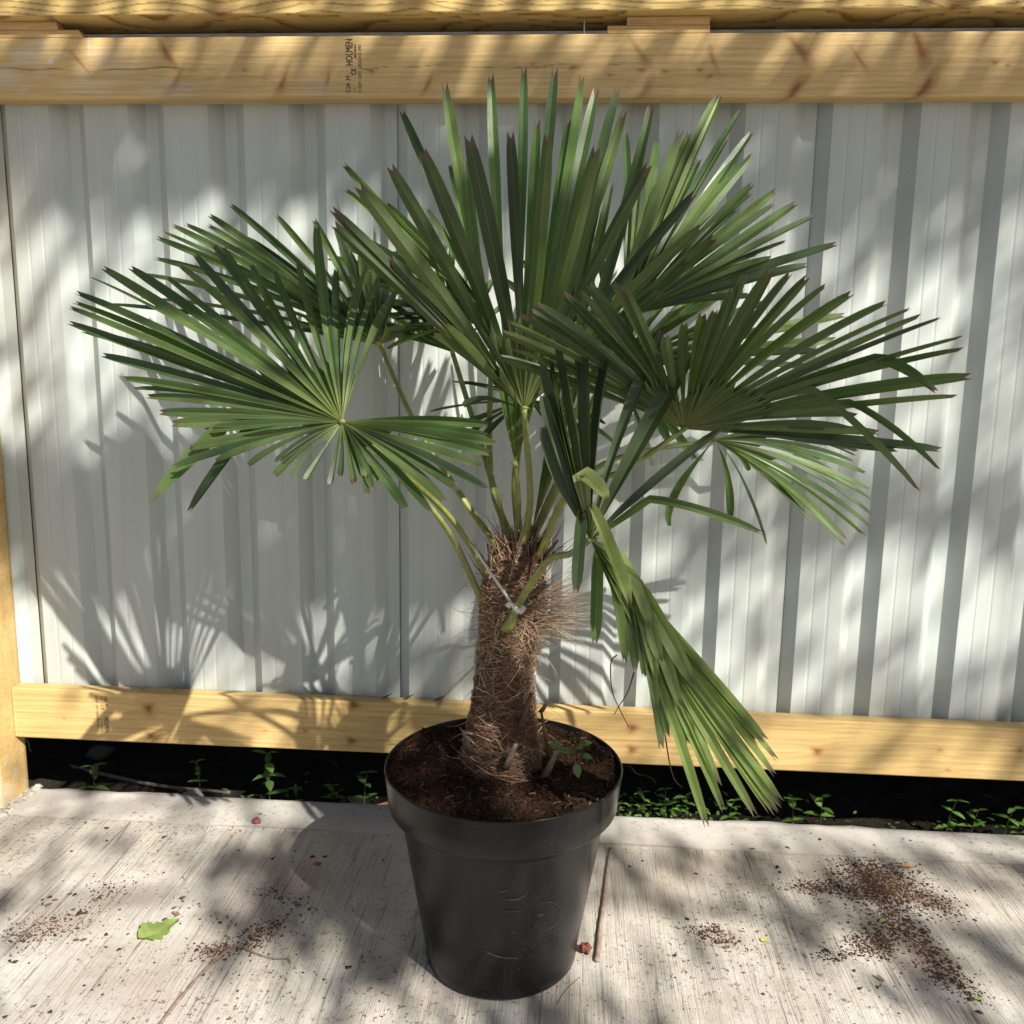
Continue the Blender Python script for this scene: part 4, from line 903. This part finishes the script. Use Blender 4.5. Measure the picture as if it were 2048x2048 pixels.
for i,(px,py) in enumerate([(775,1390),(818,1392),(880,1394)]):
    p=at(px,py,-.02); mb=MB(); ovate(mb,(p[0]-.016,-.02,ZR1+.003),(1,.1,.15),(0,0,1),.032,.014,(.15,.07,.05),-.3); single('dead_leaf',mb,M_MISC,(p[0],-.02,ZR1),['dead leaf on the lower rail at the sheet joint','pale dead leaf on the lower rail just right of the sheet joint','reddish dead leaf on the lower rail nearest the trunk'][i],'leaf')

# spilled soil at the right: crumbs too many to count
sp=MB()
def spill(cx,cy,rx,ry,n,rot=0,rmin=.0007,rmax=.0034):
    for _ in range(int(n*1.1)):
        g1,g2=RNG.normal(0,.5,2); px=cx+rx*g1*math.cos(rot)-ry*g2*math.sin(rot); py=cy+rx*g1*math.sin(rot)+ry*g2*math.cos(rot)
        p=floor_at(px,py,.001); t=RNG.uniform(.5,1.6); sp.lump(p,RNG.uniform(rmin,rmax)*RNG.uniform(.4,1)*(1.9 if RNG.uniform()<.04 else 1),(.098*t,.052*t,.034*t),.45)
spill(1755,1765,90,55,2600,.3); spill(1640,1775,75,16,420,.1); spill(1860,1800,80,26,500,.35); spill(1790,1850,60,60,700,.8); spill(1850,1890,110,25,500,.75); spill(1735,1890,60,30,500,.1); spill(1660,1910,50,14,120,0); spill(1900,1960,80,25,400,.5)
spill(1430,1875,70,16,260,.3); spill(1430,1860,20,12,90); spill(520,1870,60,25,380,-.6); spill(430,1900,50,20,330,-.3); spill(110,1850,90,30,330,-.3); spill(60,1870,50,30,120); spill(230,1780,80,25,120,-.2); spill(560,1790,70,20,150,.3); spill(1800,1800,420,240,420,0,.0006,.0026); spill(500,1880,480,200,750,0,.0006,.0028); spill(1300,1950,300,120,200,0,.0006,.002)
tag(sp.build('spilled_soil',M_SOIL),'scattered dark brown potting soil spilled on the pale concrete','soil',kind='stuff')
# larger crumbs of bark: one mesh, many copies
fl=MB(); fl.lump((0,0,.0022),.0085,(.060,.036,.026),.32); proto=None
grp='dark bark crumbs on the concrete'
spots=[(213,1657),(480,1662),(545,1718),(625,1714),(650,1714),(765,1720),(214,1682),(143,1703),(328,1675),(590,1702),(1260,1733),(1392,1748),(1560,1745),(1555,1735),(1958,2025),(1708,1942),(1755,1975),(1720,1978),(1285,1722),(1820,1682),(150,1790),(85,1800),(100,1795),(170,1827),(365,1803),(365,1797),(172,1827),(155,1858),(212,1870),(238,1900),(240,1820),(330,1840),(440,1846),(378,1817),(70,2012),(100,2025),(20,1922),(30,1925),(205,1990),(700,1935),(695,1936),(450,1920),(10,2035),(1575,1696),(1465,1690),(1350,1912),(1640,1680)]
for i,(px,py) in enumerate(spots):
    p=floor_at(px,py,0)
    if proto is None: o=fl.build('bark_crumb',M_MISC); proto=o
    else: o=proto.copy(); COL.objects.link(o)
    o.location=tuple(p); s_=RNG.uniform(.32,.75); o.scale=(s_*RNG.uniform(.8,1.4),s_,s_); o.rotation_euler=(0,0,RNG.uniform(0,6.28))
    tag(o,'small dark bark crumb lying on the pale concrete','bark crumb',grp)
fl=MB(); ovate(fl,(-.012,0,.003),(1,0,.1),(0,0,1),.024,.015,(.20,.115,.07),-.15); proto=None
for i,(px,py) in enumerate([(180,1806),(110,1802),(97,1812),(153,1883),(168,1882),(82,1882),(365,1798),(352,1830),(140,1790),(430,1903),(458,2040),(348,1818),(190,1802),(1505,1700),(1760,1960)]):
    p=floor_at(px,py,0)
    if proto is None: o=fl.build('leaf_flake',M_MISC); proto=o
    else: o=proto.copy(); COL.objects.link(o)
    o.location=tuple(p); s_=RNG.uniform(.4,.85); o.scale=(s_,s_*RNG.uniform(.7,1.2),s_); o.rotation_euler=(0,0,RNG.uniform(0,6.28)); tag(o,'small dry brown leaf flake lying on the pale concrete','leaf flake','dry leaf flakes on the concrete')

# ------------------------------------------------------------------ the tree behind the viewpoint, whose leaves dapple the light
tc=np.array([1.3,0,1.0])+SUN*8.4
tree=empty('tree',(tc[0]+3.6,tc[1]-.6,-.1),'leafy tree standing behind the viewpoint and shading the fence','tree')
tr=MB(); base=np.array(tree.location); crown=np.array([tc[0]+1.6,tc[1]-.3,tc[2]+.4])
tr.tube(spline([base,base+np.array([.05,.02,1.8]),base+np.array([-.5,.1,3.9]),crown+np.array([0,0,.5])],24),np.linspace(.16,.05,24),12,(.16,.12,.085))
rs=np.random.default_rng(3)
def shade_p(X,Z):
    """how much of the fence plane (or of the floor carried on below it) the crown covers"""
    n=math.sin(X*5.1+Z*3.3+1)*.5+math.sin(X*9.7-Z*7.1)*.3+math.sin(X*3.1+Z*11+2)*.3
    q=X*.85-Z*.52; st=math.sin(q*58+2.2*math.sin(X*3)+2.0*math.sin(X*7.3+Z*5.1)+1.2*n)
    if Z>1.815: p=1.6 if st>.30 else .03
    elif Z>1.59: p=2.0
    elif Z>.98: p=.10+.08*n+.42*max(0,st)
    elif Z>.60+.05*n and -.12+.1*n<X<1.3 and Z<.96: p=2.1
    elif Z>.20 and .50<X<1.25: p=.5+.7*n
    elif -.75<Z<-.28 and .30+.1*n<X<.74+.1*n: p=1.0+.5*n
    elif Z>-.25 and X<.5: p=.04+.05*max(0,n)
    elif Z>.76: p=.75+.3*n
    elif Z>.1: p=.04+.08*n+.30*max(0,st)
    elif Z>-.12: p=(.38 if X<1.2 else .06)+(.3 if X<1.2 else .1)*n
    elif Z>-.32: p=.55+.4*n
    elif X<1.0: p=.10+.40*n
    else: p=.08+.22*n+.2*max(0,st)
    return max(0,p)
lf=MB(); count=0
for q_ in range(140000):
    X=rs.uniform(-1.6,4.6); Z=rs.uniform(-1.9,2.7)
    if rs.uniform()>shade_p(X,Z)/2.0: continue
    d=rs.uniform(6.0,8.4) if Z<1.77 else rs.uniform(4.6,5.6); c=np.array([X,0,Z])+SUN*d
    ax=nrm(np.array([.52,.1,.85])+rs.normal(0,.20,3)); nn=nrm(SUN+rs.normal(0,.35,3)); sd=nrm(np.cross(nn,ax)); L=rs.uniform(.12,.24); w=L*rs.uniform(.065,.11)
    g_=np.array([.05,.11,.025])*rs.uniform(.6,1.5)
    lf.add([c-ax*L*.5,c-ax*L*.1+sd*w,c+ax*L*.5,c-ax*L*.1-sd*w],[(0,1,2,3)],g_); count+=1
    if count>=10000: break
for q_ in range(14):
    X=rs.uniform(-1.0,4.0); Z=rs.uniform(-1.2,2.3); d=rs.uniform(7.4,9.2); e_=np.array([X,0,Z])+SUN*d; s0=crown+np.array([rs.uniform(-.15,.15),rs.uniform(-.15,.15),rs.uniform(-1.6,.5)]); 
    tr.tube(bez(s0,(s0+e_)/2+np.array([0,0,.35]),e_,10),np.linspace(.022,.004,10),6,(.15,.115,.08))
sub('trunk',tr,M_BARK,tree); sub('crown',lf,M_TREELEAF,tree,smooth=False)
print('leaves',count,'frond lengths',[ (round(min(np.linalg.norm(e-h) for e in es),2),round(max(np.linalg.norm(e-h) for e in es),2)) for h,es in FR])
